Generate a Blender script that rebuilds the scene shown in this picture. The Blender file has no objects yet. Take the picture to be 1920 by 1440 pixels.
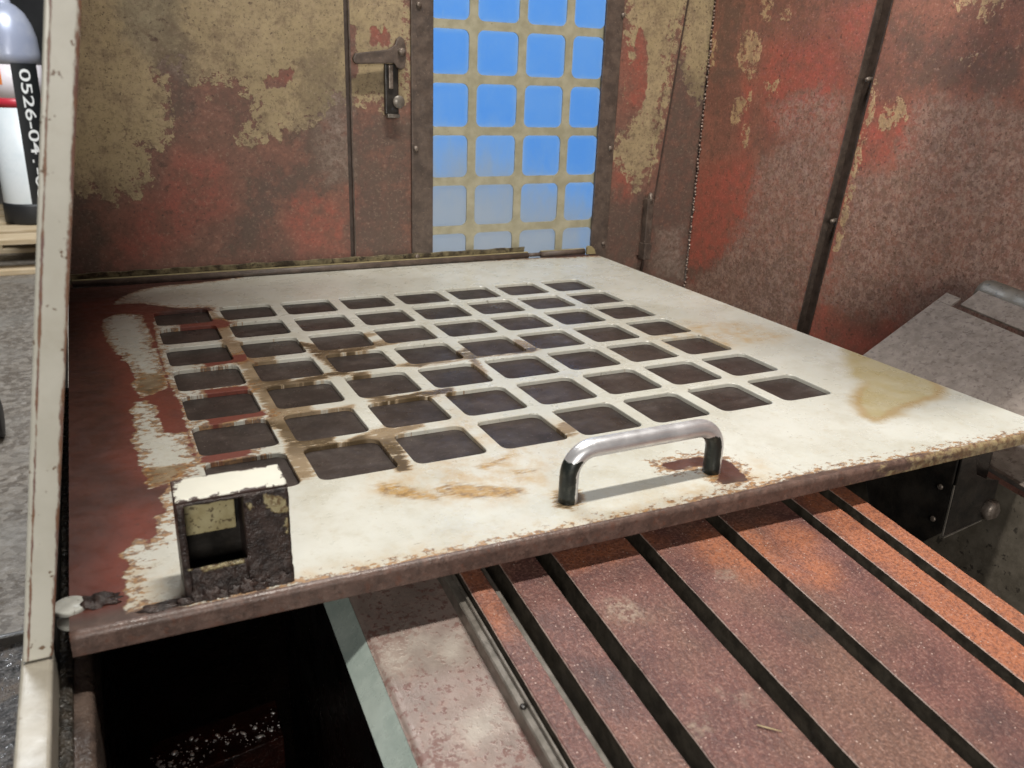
import bpy, bmesh, math, random
import numpy as np
from mathutils import Vector, Matrix
random.seed(7); rng = np.random.default_rng(5)
S = bpy.context.scene
COL = S.collection
# ------------------------------------------------------------------ camera
cam_d = bpy.data.cameras.new('camera'); cam = bpy.data.objects.new('camera', cam_d); COL.objects.link(cam)
RIGHT = Vector((0.8983, -0.4380, 0.0352)); DOWN = Vector((-0.1218, -0.3251, -0.9378)); FWD = Vector((0.4222, 0.8381, -0.3453))
mw = Matrix((RIGHT, -DOWN, -FWD)).transposed().to_4x4(); mw.translation = Vector((-0.0375, -0.4438, 0.2300))
cam.matrix_world = mw
cam_d.sensor_width = 36; cam_d.lens = 1592.45/1920*36
cam_d.clip_start = 0.01; cam_d.clip_end = 60
cam_d.dof.use_dof = True; cam_d.dof.focus_distance = 0.68; cam_d.dof.aperture_fstop = 18
S.camera = cam
# ------------------------------------------------------------------ ambient light of the workshop
W = bpy.data.worlds.new('World'); S.world = W; W.use_nodes = True
bg = W.node_tree.nodes['Background']; bg.inputs[0].default_value = (0.80, 0.87, 1.0, 1); bg.inputs[1].default_value = 0.06
# ------------------------------------------------------------------ lamps: one long tube above the enclosure, one bay light in the hall behind
def area(name, loc, sx, sy, power, color, rot=(0, 0, 0)):
    l = bpy.data.lights.new(name, 'AREA'); l.shape = 'RECTANGLE'; l.size = sx; l.size_y = sy; l.energy = power; l.color = color
    o = bpy.data.objects.new(name, l); COL.objects.link(o); o.location = loc; o.rotation_euler = rot; return o
area('tube_lamp', (0.24, -0.10, 1.50), 0.50, 0.07, 26, (1.0, 0.955, 0.875))
area('front_bay_lamp', (-0.65, -2.7, 0.70), 1.1, 0.8, 46, (1.0, 0.96, 0.89), (math.radians(80), 0, math.radians(-14)))
area('hall_lamp', (-0.10, 2.3, 2.3), 1.4, 1.4, 135, (0.95, 0.98, 1.0))
vs = S.view_settings; vs.view_transform = 'Standard'; vs.look = 'None'; vs.exposure = 0; vs.gamma = 1; vs.use_curve_mapping = False
S.cycles.use_denoising = True; S.cycles.use_adaptive_sampling = True; S.cycles.adaptive_threshold = 0.025; S.cycles.max_bounces = 5; S.cycles.diffuse_bounces = 3; S.cycles.glossy_bounces = 2; S.cycles.transparent_max_bounces = 6
S.cycles.sample_clamp_indirect = 6
# ------------------------------------------------------------------ traced wear shapes, in metres on each surface
TRACE = {"panel":{"bare":[[[-0.1075,0.7554],[0.1164,0.56],[0.1035,0.536],[0.0651,0.5266],[0.0207,0.5203],[0.0017,0.5116],[-0.0147,0.4955],[-0.0278,0.4575],[-0.0037,0.4538],[0.0137,0.4373],[0.032,0.4227],[0.0575,0.4184],[0.0585,0.4034],[0.011,0.4053],[0.004,0.3883],[0.0007,0.3189],[0.0006,0.2582],[0.0009,0.2053],[0.0042,0.1576],[0.0032,0.1168],[0.0029,0.0634],[-0.0063,0.0435],[-0.0214,0.0207],[-0.0206,-0.0007],[-0.0261,-0.0035],[-0.0251,-0.022],[-0.0315,-0.0307],[-0.0359,-0.0215],[-0.044,-0.0348],[-0.0408,-0.0466],[-0.0438,-0.0584],[-0.0436,-0.0726],[-0.0462,-0.0836],[-0.0441,-0.093],[-0.0518,-0.1278],[-0.0871,-0.1259]],[[0.0233,0.3703],[0.0293,0.3739],[0.0601,0.3729],[0.0691,0.3583],[0.0641,0.3414],[0.0242,0.3481]],[[0.0297,0.2562],[0.0481,0.2583],[0.0672,0.2574],[0.0635,0.241],[0.0305,0.2361]],[[0.0228,0.1825],[0.0536,0.1831],[0.0524,0.1713],[0.0227,0.1673]],[[0.0183,0.1279],[0.0567,0.1288],[0.0559,0.1186],[0.0181,0.114]],[[0.0061,0.0663],[0.0358,0.0656],[0.0359,0.057],[0.0055,0.0543]],[[0.2682,-0.0499],[0.2833,-0.0491],[0.2982,-0.0508],[0.3019,-0.0565],[0.3103,-0.0616],[0.3126,-0.0677],[0.3088,-0.0769],[0.3064,-0.0872],[0.3034,-0.0907],[0.2938,-0.0883],[0.2884,-0.0884],[0.2864,-0.0838],[0.2942,-0.0767],[0.2911,-0.0632],[0.2812,-0.0609],[0.2742,-0.0614],[0.2648,-0.0576]],[[-0.0464,-0.0878],[-0.0307,-0.0884],[-0.02,-0.0943],[-0.0017,-0.0945],[0.0296,-0.0952],[0.0494,-0.0977],[0.0653,-0.0974],[0.1093,-0.0995],[0.1511,-0.101],[0.1832,-0.1017],[0.2173,-0.1024],[0.2551,-0.1011],[0.3042,-0.0994],[0.3384,-0.0993],[0.3574,-0.0981],[0.4272,-0.1039],[0.5478,-0.1077],[0.5175,-0.1504],[0.323,-0.1406],[0.1307,-0.1404],[-0.0542,-0.1403]],[[-0.1111,0.8682],[0.6688,0.6596],[0.5729,0.523],[0.4652,0.5369],[0.2678,0.5529],[0.1102,0.5591],[0.0242,0.5608],[-0.1012,0.552]]],"hold":[[[-0.0042,0.4105],[-0.0269,0.4222],[-0.0385,0.4029],[-0.0397,0.3793],[-0.0378,0.3326],[-0.0321,0.2993],[-0.027,0.2726],[-0.0228,0.2489],[-0.0219,0.2263],[-0.0253,0.2066],[-0.0209,0.1839],[-0.0111,0.1859],[-0.001,0.1974],[0.0002,0.2181],[-0.0005,0.2544],[-0.0006,0.2925],[-0.0046,0.3048],[-0.001,0.3244],[-0.0027,0.3665],[-0.0046,0.397]],[[-0.0269,0.1717],[-0.018,0.1749],[-0.0121,0.1606],[-0.0122,0.1427],[-0.0119,0.1257],[-0.0104,0.1126],[-0.0034,0.1071],[0.0024,0.1095],[0.0015,0.0923],[0.0012,0.0699],[0.0053,0.06],[-0.003,0.0522],[-0.0107,0.0355],[-0.0281,0.0325],[-0.0261,0.044],[-0.029,0.0603],[-0.0291,0.087],[-0.0308,0.1051],[-0.0278,0.1289],[-0.0282,0.1562]]],"bright":[[[0.0249,0.4006],[0.1048,0.3734],[0.0568,0.096],[0.0365,0.034],[0.0012,0.0442],[-0.0036,0.2325]],[[-0.0523,0.4678],[-0.0253,0.4808],[0.0083,0.4307],[0.0195,0.3462],[-0.002,0.2064],[0.0016,0.1175],[-0.0015,0.0735],[-0.0284,0.0842],[-0.0298,0.1706],[-0.0297,0.2422],[-0.046,0.3355]],[[-0.0386,0.0079],[-0.0231,0.0015],[-0.0231,-0.0286],[-0.0393,-0.0488],[-0.0421,-0.0764],[-0.0541,-0.0758],[-0.0558,-0.0567],[-0.0463,-0.019]],[[-0.0343,0.0866],[0.0085,0.0781],[0.0361,0.0672],[0.032,0.0437],[-0.0085,0.0368],[-0.0309,0.0459]]],"ochre":[[[0.0911,-0.0093],[0.1047,-0.0126],[0.1157,-0.028],[0.1247,-0.0388],[0.12,-0.0424],[0.1039,-0.0338],[0.0923,-0.0228]],[[0.122,-0.027],[0.1375,-0.0236],[0.1447,-0.031],[0.1584,-0.0388],[0.1733,-0.0478],[0.172,-0.0538],[0.161,-0.055],[0.1373,-0.0481],[0.1244,-0.0394]],[[0.1769,-0.0224],[0.193,-0.0272],[0.1865,-0.0326],[0.1752,-0.0296]],[[0.1571,-0.0104],[0.1872,-0.0014],[0.1799,-0.0087],[0.159,-0.0184]],[[0.2624,-0.0037],[0.2924,-0.0107],[0.2787,-0.0242],[0.2572,-0.0185]]],"grime":[[[0.0606,0.0489],[0.0911,0.0544],[0.1248,0.0695],[0.1413,0.0731],[0.1567,0.0723],[0.1483,0.0604],[0.1271,0.0541],[0.124,0.0237],[0.1152,0.0187],[0.1102,0.0468],[0.0805,0.0409],[0.0616,0.0319]],[[0.1167,0.0678],[0.1298,0.0676],[0.1194,0.0007],[0.1107,0.0002]],[[0.0562,0.1821],[0.0922,0.1812],[0.1287,0.1917],[0.1306,0.1828],[0.0896,0.1696],[0.0572,0.1659]],[[0.1719,0.187],[0.2032,0.196],[0.2426,0.2082],[0.2562,0.2281],[0.2558,0.2034],[0.2872,0.2036],[0.2979,0.2202],[0.3043,0.211],[0.3064,0.1869],[0.2968,0.1807],[0.2665,0.1822],[0.2371,0.1837],[0.1914,0.177]],[[0.2517,0.2297],[0.247,0.2066],[0.2376,0.1571],[0.2363,0.1437],[0.2276,0.1401],[0.2348,0.1726]],[[0.0551,0.2108],[0.0639,0.2142],[0.0655,0.1688],[0.0562,0.1604]],[[0.0553,0.0553],[0.0657,0.0643],[0.0641,0.0151],[0.053,0.0083]],[[0.136,0.2708],[0.1624,0.2785],[0.1843,0.285],[0.1836,0.2746],[0.1527,0.2616],[0.133,0.2555]],[[0.2317,0.0229],[0.2449,0.033],[0.2472,0.0168],[0.2346,0.0072]],[[-0.0285,0.06],[-0.0003,0.0566],[-0.0117,0.0344],[-0.0261,0.0331]],[[-0.0178,0.2377],[0.0002,0.2311],[-0.0018,0.2002],[-0.0148,0.185],[-0.023,0.1962]],[[0.1834,-0.0627],[0.1914,-0.0573],[0.201,-0.0627],[0.1963,-0.075],[0.1853,-0.0807],[0.1784,-0.0745]],[[0.2894,-0.0659],[0.2999,-0.0617],[0.3059,-0.0675],[0.2987,-0.0793],[0.2864,-0.0838],[0.2821,-0.0774]],[[0.1261,0.2501],[0.1756,0.2568],[0.2076,0.2626],[0.2022,0.2473],[0.1644,0.2363],[0.1256,0.2302]],[[0.1326,0.1821],[0.1478,0.1819],[0.1407,0.0944],[0.1287,0.0937]],[[0.1293,0.1211],[0.1583,0.1217],[0.1984,0.125],[0.194,0.1143],[0.1576,0.108],[0.1282,0.1046]],[[0.0542,0.2999],[0.0691,0.2946],[0.067,0.2199],[0.0572,0.2235]],[[0.0471,0.1097],[0.0769,0.1136],[0.1155,0.115],[0.1121,0.1032],[0.077,0.0981],[0.0478,0.0946]],[[0.0579,0.2668],[0.0855,0.2726],[0.0889,0.0463],[0.0578,0.0294]],[[0.0565,0.4],[0.0665,0.3668],[0.0594,0.2367],[0.0496,0.2403]],[[0.1121,0.2793],[0.1365,0.2543],[0.1345,0.1813],[0.125,0.1782]]],"oil":[[[0.5715,0.09],[0.5943,0.0903],[0.5876,0.0436],[0.5822,0.0112],[0.575,-0.0205],[0.5468,-0.0329],[0.5065,-0.0381],[0.4792,-0.0503],[0.459,-0.0501],[0.4575,-0.0386],[0.4682,-0.0199],[0.4825,-0.0048],[0.5192,0.0206],[0.5168,0.0299],[0.5318,0.0488]]],"yellow":[[[0.4198,0.2062],[0.4936,0.2201],[0.5455,0.192],[0.5566,0.1432],[0.5363,0.1286],[0.4808,0.131],[0.442,0.1283],[0.4144,0.1548]],[[-0.0432,-0.0471],[-0.0183,-0.0677],[-0.0207,-0.09],[-0.0437,-0.0868]],[[0.0322,-0.0839],[0.0687,-0.0863],[0.1575,-0.0886],[0.2273,-0.0877],[0.2712,-0.08],[0.3319,-0.0677],[0.3194,-0.0916],[0.2149,-0.106],[0.0923,-0.0989],[0.0291,-0.0974]],[[0.0984,0.0091],[0.2077,0.0084],[0.2128,-0.0116],[0.1846,-0.0632],[0.1255,-0.0529],[0.0854,-0.0228]],[[0.1806,0.1133],[0.1895,0.0544],[0.2386,0.0354],[0.2386,0.0056],[0.1805,-0.0073],[0.1618,0.0358]]]},"back":{"cream":[[[-0.0463,0.3895],[-0.0876,0.096],[-0.0295,0.0928],[-0.0205,0.0831],[-0.0188,0.0759],[-0.0101,0.0755],[-0.0068,0.0866],[0.0136,0.0876],[0.0229,0.1014],[0.0311,0.104],[0.0259,0.1152],[0.0292,0.137],[0.0373,0.1397],[0.055,0.1423],[0.0542,0.1614],[0.0557,0.1828],[0.054,0.2142],[0.061,0.2222],[0.0676,0.2094],[0.0774,0.2018],[0.0935,0.2022],[0.1076,0.2095],[0.118,0.2028],[0.1253,0.1893],[0.1339,0.1922],[0.13,0.1757],[0.1147,0.1589],[0.1135,0.1421],[0.1303,0.1392],[0.1479,0.1449],[0.1718,0.1534],[0.1929,0.1592],[0.2086,0.1737],[0.2336,0.1913],[0.2426,0.1828],[0.2709,0.1861],[0.2835,0.1745],[0.3163,0.1927],[0.3201,0.2905],[0.3239,0.4331]],[[0.6048,0.3195],[0.6044,0.2821],[0.615,0.2571],[0.6071,0.2112],[0.6145,0.1947],[0.6323,0.1849],[0.6171,0.1677],[0.6019,0.1506],[0.6039,0.109],[0.6217,0.1017],[0.6358,0.0907],[0.6329,0.0763],[0.6501,0.0795],[0.6676,0.1224],[0.6772,0.1923],[0.6859,0.299],[0.7037,0.227],[0.7144,0.2136],[0.7352,0.1932],[0.747,0.2074],[0.7511,0.2421],[0.7572,0.2627],[0.7688,0.2767],[0.7697,0.3299],[0.7541,0.4839],[0.5907,0.4646]],[[0.0949,0.1861],[0.106,0.189],[0.1081,0.1809],[0.0994,0.1753]],[[0.0848,0.194],[0.0929,0.1952],[0.0938,0.1861],[0.0866,0.1844]],[[0.173,0.1762],[0.197,0.1821],[0.1993,0.1679],[0.1781,0.162]]],"bare":[[[0.1493,0.2117],[0.1638,0.2175],[0.1788,0.2278],[0.1829,0.2181],[0.1688,0.204],[0.1516,0.2036]],[[0.2678,0.2683],[0.276,0.2742],[0.2826,0.2674],[0.2865,0.2753],[0.2926,0.2667],[0.2912,0.2527],[0.2693,0.2517]],[[0.2413,0.2751],[0.2531,0.2675],[0.2541,0.2146],[0.2393,0.2142]],[[0.6278,0.2928],[0.6357,0.2804],[0.6431,0.2582],[0.6472,0.2054],[0.6422,0.1884],[0.6352,0.1815],[0.6215,0.1915],[0.6129,0.2113],[0.6074,0.2341],[0.6239,0.251],[0.6229,0.2766]],[[0.0955,0.1942],[0.1176,0.1973],[0.1337,0.1895],[0.13,0.1757],[0.1147,0.1589],[0.0983,0.1616],[0.0888,0.1779]]],"bright":[[[0.1684,0.092],[0.2049,0.088],[0.2325,0.0655],[0.231,0.0211],[0.1767,0.0179],[0.1603,0.056]],[[-0.001,0.0741],[0.0334,0.1011],[0.0526,0.1341],[0.1012,0.1281],[0.1081,0.0701],[0.0259,0.0267],[-0.0171,0.0234]],[[0.1409,0.2114],[0.1877,0.2319],[0.1861,0.2016]],[[0.2637,0.2763],[0.2947,0.278],[0.2943,0.25],[0.263,0.2487]],[[0.6004,0.2819],[0.6439,0.2968],[0.6562,0.1852],[0.6138,0.1846]],[[0.2397,0.0902],[0.2493,0.0899],[0.2458,0.0138],[0.2373,0.0143]],[[0.6027,0.123],[0.6347,0.1014],[0.6443,0.0504],[0.6078,0.0662]]],"dark":[[[0.0519,0.2347],[0.0726,0.2355],[0.0755,0.2096],[0.0838,0.1832],[0.0717,0.1669],[0.0546,0.1828]],[[0.1855,0.2454],[0.2422,0.2643],[0.2369,0.1025],[0.211,0.0848],[0.1935,0.1094],[0.1838,0.1563]],[[0.2431,0.1799],[0.3162,0.1688],[0.3117,0.0099],[0.2379,0.0143]],[[-0.0828,0.13],[-0.0296,0.0917],[-0.0347,0.0072],[-0.0994,0.0117]],[[0.5894,0.0811],[0.7418,0.0771],[0.7509,-0.0641],[0.5831,-0.0514]],[[0.6908,0.2601],[0.7587,0.2216],[0.7772,0.03],[0.6821,0.034]],[[0.1341,0.1104],[0.2318,0.1387],[0.2303,0.0965],[0.1805,0.0917],[0.1225,0.0272],[0.0934,0.0288]],[[0.0439,0.3034],[0.074,0.3056],[0.07,0.2354],[0.0463,0.2294]]],"pale":[[[0.0057,0.3053],[0.0744,0.3105],[0.0669,0.2302],[0.0582,0.2195],[0.0184,0.2483]],[[0.2101,0.2078],[0.2405,0.2142],[0.2371,0.1086],[0.2182,0.1089]],[[0.6922,0.026],[0.7336,0.0318],[0.739,-0.0471],[0.6985,-0.0284]]]},"right":{"cream":[[[0.4885,0.2896],[0.4578,0.2871],[0.4485,0.2602],[0.4529,0.2324],[0.4666,0.2301],[0.4829,0.2447],[0.4919,0.2537]],[[0.489,0.2051],[0.469,0.2105],[0.4544,0.2195],[0.4562,0.1979],[0.48,0.1746],[0.4928,0.1738]],[[0.4273,0.3105],[0.407,0.3138],[0.4068,0.2997],[0.422,0.2984]],[[0.4754,0.3611],[0.4464,0.3588],[0.4391,0.3229],[0.4412,0.3008],[0.4538,0.3012]],[[0.4388,0.2263],[0.4115,0.2333],[0.411,0.2171],[0.4291,0.212]],[[0.4663,0.1755],[0.4524,0.1784],[0.4504,0.1472],[0.4638,0.146]],[[0.2035,0.3589],[0.1826,0.3103],[0.1743,0.3004],[0.1681,0.3063],[0.1597,0.3045],[0.1462,0.2868],[0.1403,0.2945],[0.1304,0.3045],[0.1298,0.3166],[0.0921,0.3144],[0.0471,0.3827]],[[0.2817,0.3307],[0.2674,0.3298],[0.2661,0.2936],[0.2719,0.2726],[0.2777,0.2727],[0.278,0.2993]],[[0.244,0.2138],[0.2178,0.2202],[0.2095,0.1994],[0.2239,0.1877],[0.2471,0.1805],[0.2486,0.2026]],[[0.1629,0.2545],[0.1479,0.2641],[0.1421,0.2594],[0.1547,0.2497]],[[0.5509,0.289],[0.5397,0.2888],[0.5366,0.242],[0.548,0.2419]],[[0.112,0.2741],[0.1039,0.273],[0.1048,0.2663]],[[0.2616,0.1794],[0.257,0.2077],[0.2561,0.2351],[0.2633,0.2349],[0.2703,0.1845],[0.2829,0.0445],[0.271,0.0468]]],"bright":[[[0.5702,0.0971],[0.4531,0.145],[0.4139,0.102],[0.4333,0.0437],[0.4886,-0.0184],[0.5523,-0.0806],[0.5631,-0.0182]],[[0.3123,-0.0211],[0.3008,0.0084],[0.2653,-0.0358],[0.2022,-0.0311],[0.1825,0.011],[0.1638,-0.0082],[0.194,-0.0668],[0.2985,-0.0863]],[[0.3085,0.0843],[0.2854,0.2006],[0.2595,0.2186],[0.2022,0.2104],[0.1942,0.163],[0.2564,0.1397],[0.2737,0.0774],[0.2871,-0.0552],[0.2997,-0.0588]],[[0.3405,0.307],[0.2817,0.3152],[0.2841,0.2619],[0.3159,0.2675]],[[0.48,0.2298],[0.4495,0.2305],[0.4531,0.145],[0.4765,0.1565]],[[0.4388,0.2745],[0.3356,0.2846],[0.2942,0.2398],[0.313,0.1815],[0.416,0.1614],[0.4483,0.2242]]],"dark":[[[0.5645,0.3933],[0.4802,0.3853],[0.4912,0.2878],[0.493,0.2426],[0.5192,0.2086],[0.5442,0.2214],[0.5397,0.2888]],[[0.135,0.1584],[0.1233,0.1657],[0.1084,0.1587],[0.1028,0.1367],[0.1109,0.128],[0.1283,0.1385]],[[0.5604,-0.0336],[0.4475,0.0051],[0.3305,0.0219],[0.3243,-0.0518],[0.522,-0.1055]],[[0.2461,0.2827],[0.1008,0.2708],[0.0902,0.2298],[0.1682,0.2272],[0.2215,0.2359]]],"pale":[[[0.4274,0.134],[0.3687,0.1733],[0.3096,0.1776],[0.2989,0.1063],[0.3035,0.0209],[0.3277,-0.081],[0.5288,-0.1405],[0.5425,-0.0619],[0.4787,-0.0087],[0.4382,0.0521]],[[0.2041,0.2103],[0.1679,0.2257],[0.0867,0.216],[0.013,0.1759],[-0.0277,0.0243],[0.1638,-0.0082],[0.2343,-0.0273],[0.298,-0.0043],[0.2792,0.0388],[0.272,0.1303],[0.2141,0.1461]],[[0.4237,0.1995],[0.3394,0.2273],[0.2944,0.2059],[0.3104,0.1698],[0.397,0.1629]]]},"table":{"orange":[[[0.2624,0.0043],[0.2996,0.0],[0.3001,-0.0144],[0.3011,-0.0414],[0.3118,-0.0602],[0.3067,-0.0656],[0.2851,-0.0506],[0.2676,-0.0395],[0.2529,-0.0243]],[[0.3113,-0.0011],[0.3371,-0.0158],[0.3148,-0.0613],[0.3069,-0.0633],[0.3015,-0.0364]],[[0.3562,0.0148],[0.4074,0.0183],[0.4051,-0.1131],[0.3754,-0.1718],[0.3306,-0.1878],[0.3382,-0.161],[0.3465,-0.0824],[0.3462,-0.0247]],[[0.1754,0.0184],[0.2297,0.0128],[0.2437,0.0052],[0.2027,-0.0015],[0.1723,-0.0006]],[[0.118,0.014],[0.1278,0.0153],[0.1255,-0.032],[0.1189,-0.0335]]],"black":[[[0.3097,-0.1536],[0.3218,-0.1617],[0.315,-0.1722],[0.3025,-0.1706],[0.3011,-0.1603]],[[0.3019,-0.1765],[0.3267,-0.18],[0.2994,-0.1989],[0.2866,-0.1854]],[[0.1478,-0.0633],[0.1637,-0.0766],[0.1587,-0.0986],[0.1457,-0.0968],[0.1397,-0.078]],[[0.2639,-0.0705],[0.2858,-0.0872],[0.2767,-0.1003],[0.2555,-0.0884]]],"pale":[[[0.174,-0.1141],[0.1859,-0.114],[0.1815,-0.1217],[0.1711,-0.1222]],[[0.1975,-0.0984],[0.2065,-0.107],[0.2162,-0.1107],[0.2071,-0.114],[0.1983,-0.1056]],[[0.2544,-0.0298],[0.2663,-0.0316],[0.2617,-0.0398],[0.25,-0.038]],[[0.1787,-0.0306],[0.1945,-0.0319],[0.1963,-0.0499],[0.1784,-0.0475]]]},"slab":{"pale":[[[0.0835,-0.0159],[0.1036,-0.0155],[0.1021,-0.0267],[0.0873,-0.0287]],[[0.0842,-0.0653],[0.1025,-0.0593],[0.101,-0.075],[0.0844,-0.0778]],[[0.0653,-0.0129],[0.0796,-0.0025],[0.0884,-0.0098],[0.067,-0.0247]]],"rust":[[[0.0732,0.004],[0.0871,0.0029],[0.0786,-0.014],[0.0691,-0.0181]],[[0.067,-0.071],[0.0767,-0.0717],[0.0718,-0.0846],[0.0634,-0.0812]],[[0.092,-0.0777],[0.1148,-0.074],[0.1129,-0.089],[0.0931,-0.0872]],[[0.062,0.004],[0.0695,0.0012],[0.067,-0.0247],[0.0613,-0.0261]]]}}
# ------------------------------------------------------------------ helpers: material nodes
class Mat:
    def __init__(s, name):
        s.m = bpy.data.materials.new(name); s.m.use_nodes = True; s.t = s.m.node_tree; s.n = s.t.nodes
        s.b = s.n['Principled BSDF']; s.out = s.n['Material Output']
        s.pos = s.n.new('ShaderNodeNewGeometry').outputs['Position']
    def _in(s, sock, v):
        if isinstance(v, (int, float)):
            sock.default_value = v if sock.type != 'RGBA' else (v, v, v, 1)
        elif isinstance(v, (tuple, list)):
            sock.default_value = (*v, 1) if (sock.type == 'RGBA' and len(v) == 3) else tuple(v)
        else: s.t.links.new(v, sock)
    def attr(s, name):
        a = s.n.new('ShaderNodeAttribute'); a.attribute_name = name; return a.outputs['Fac']
    def vec(s, scale=(1, 1, 1), rot=(0, 0, 0)):
        m = s.n.new('ShaderNodeMapping'); s._in(m.inputs['Vector'], s.pos); m.inputs['Scale'].default_value = scale; m.inputs['Rotation'].default_value = rot
        return m.outputs[0]
    def noise(s, scale, detail=5, rough=.6, vec=None, dist=0, col=False):
        if vec is None: detail = min(detail, max(1.0, math.log2(2600/scale)))
        x = s.n.new('ShaderNodeTexNoise'); s._in(x.inputs['Vector'], s.pos if vec is None else vec)
        x.inputs['Scale'].default_value = scale; x.inputs['Detail'].default_value = detail; x.inputs['Roughness'].default_value = rough; x.inputs['Distortion'].default_value = dist
        return x.outputs['Color' if col else 'Fac']
    def voro(s, scale, vec=None, out='Distance', rnd=1):
        x = s.n.new('ShaderNodeTexVoronoi'); s._in(x.inputs['Vector'], s.pos if vec is None else vec); x.inputs['Scale'].default_value = scale; x.inputs['Randomness'].default_value = rnd
        return x.outputs[out]
    def math(s, op, a, b=0.0, clamp=False):
        x = s.n.new('ShaderNodeMath'); x.operation = op; x.use_clamp = clamp; s._in(x.inputs[0], a); s._in(x.inputs[1], b); return x.outputs[0]
    def mul(s, a, b): return s.math('MULTIPLY', a, b)
    def add(s, a, b): return s.math('ADD', a, b)
    def rng(s, v, lo, hi, a=0.0, b=1.0, smooth=True):
        x = s.n.new('ShaderNodeMapRange'); x.clamp = True
        if smooth: x.interpolation_type = 'SMOOTHSTEP'
        s._in(x.inputs['Value'], v); x.inputs['From Min'].default_value = lo; x.inputs['From Max'].default_value = hi
        x.inputs['To Min'].default_value = a; x.inputs['To Max'].default_value = b; return x.outputs[0]
    def mix(s, f, a, b, mode='MIX'):
        x = s.n.new('ShaderNodeMix'); x.data_type = 'RGBA'; x.blend_type = mode
        s._in(x.inputs[0], f); s._in(x.inputs[6], a); s._in(x.inputs[7], b); return x.outputs[2]
    def mask(s, name, soft, amp, scale, vec=None, bias=0., detail=6, rough=.65):
        nz = s.math('SUBTRACT', s.noise(scale, detail, rough, vec), .5)
        v = s.add(s.attr(name), s.mul(nz, amp)); return s.rng(s.add(v, bias), -soft, soft), v
    def normal(s, h, strength, dist=.001):
        x = s.n.new('ShaderNodeBump'); s._in(x.inputs['Height'], h); x.inputs['Strength'].default_value = strength; x.inputs['Distance'].default_value = dist
        s.t.links.new(x.outputs[0], s.b.inputs['Normal']); return x
    def axis(s, i):
        x = s.n.new('ShaderNodeSeparateXYZ'); s._in(x.inputs[0], s.pos); return x.outputs[i]
    def nrm(s, i):
        g = s.n.new('ShaderNodeNewGeometry'); x = s.n.new('ShaderNodeSeparateXYZ'); s._in(x.inputs[0], g.outputs['Normal']); return x.outputs[i]
    def done(s, color, rough=.5, metal=0., spec=.5):
        s._in(s.b.inputs['Base Color'], color); s._in(s.b.inputs['Roughness'], rough); s._in(s.b.inputs['Metallic'], metal)
        s._in(s.b.inputs['Specular IOR Level'], spec); return s.m
# ------------------------------------------------------------------ helpers: signed distance layers
def sdf_poly(P, poly):
    V = np.array(poly); d = np.full(len(P), 1e9); ins = np.zeros(len(P), bool)
    for i in range(len(V)):
        a, b = V[i], V[(i+1) % len(V)]; e = b-a; w = P-a
        t = np.clip((w@e)/max(e@e, 1e-12), 0, 1); q = w-t[:, None]*e; d = np.minimum(d, (q*q).sum(1))
        if a[1] != b[1]:
            c = (a[1] <= P[:, 1]) != (b[1] <= P[:, 1]); ins ^= c & (P[:, 0] < a[0]+(P[:, 1]-a[1])*(b[0]-a[0])/(b[1]-a[1]))
    d = np.sqrt(d); return np.where(ins, d, -d)
def layer(P, polys):
    r = np.full(len(P), -.05)
    for p in polys: r = np.maximum(r, sdf_poly(P, p))
    return np.clip(r, -.05, .05)
def set_attr(me, name, val):
    a = me.attributes.get(name) or me.attributes.new(name, 'FLOAT', 'POINT'); a.data.foreach_set('value', np.asarray(val, np.float32))
def layers(me, uv, surf, names, minus=()):
    T = TRACE.get(surf, {}); out = {}
    for n in names: out[n] = layer(uv, T.get(n, []))
    for (n, m) in minus: out[n] = np.minimum(out[n], -layer(uv, T.get(m, [])))
    for n, v in out.items(): set_attr(me, n, v)
def verts_np(me):
    v = np.empty(len(me.vertices)*3); me.vertices.foreach_get('co', v); return v.reshape(-1, 3)
# ------------------------------------------------------------------ helpers: objects
def tag(o, label=None, cat=None, group=None, kind=None):
    for k, v in (('label', label), ('category', cat), ('group', group), ('kind', kind)):
        if v: o[k] = v
    return o
def empty(name, loc=(0, 0, 0)):
    o = bpy.data.objects.new(name, None); COL.objects.link(o); o.location = loc; o.empty_display_size = .02; return o
def link(name, me, mat=None, parent=None, smooth=False):
    o = bpy.data.objects.new(name, me); COL.objects.link(o)
    if mat: me.materials.append(mat)
    if parent:
        o.parent = parent; o.matrix_parent_inverse = Matrix.Translation(-top(parent))
    if smooth: me.shade_smooth()
    return o
def top(o):
    v = Vector((0, 0, 0))
    while o: v += o.location; o = o.parent
    return v
def pydata(name, V, F):
    me = bpy.data.meshes.new(name); me.from_pydata([tuple(v) for v in V], [], F); me.update(); return me
def bm_mesh(name, bm):
    bmesh.ops.recalc_face_normals(bm, faces=bm.faces); me = bpy.data.meshes.new(name); bm.to_mesh(me); bm.free(); return me
def bbox(bm, x0, x1, y0, y1, z0, z1, bev=0, seg=2):
    b = bmesh.new(); r = bmesh.ops.create_cube(b, size=1)
    for v in b.verts: v.co = Vector((x0+(v.co.x+.5)*(x1-x0), y0+(v.co.y+.5)*(y1-y0), z0+(v.co.z+.5)*(z1-z0)))
    if bev: bmesh.ops.bevel(b, geom=b.edges[:], offset=bev, segments=seg, profile=.6, affect='EDGES')
    me = bpy.data.meshes.new('t'); b.to_mesh(me); b.free(); bm.from_mesh(me); bpy.data.meshes.remove(me)
def box(name, x0, x1, y0, y1, z0, z1, mat, parent=None, bev=.0006, seg=2):
    bm = bmesh.new(); bbox(bm, x0, x1, y0, y1, z0, z1, bev, seg); return link(name, bm_mesh(name, bm), mat, parent)
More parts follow.
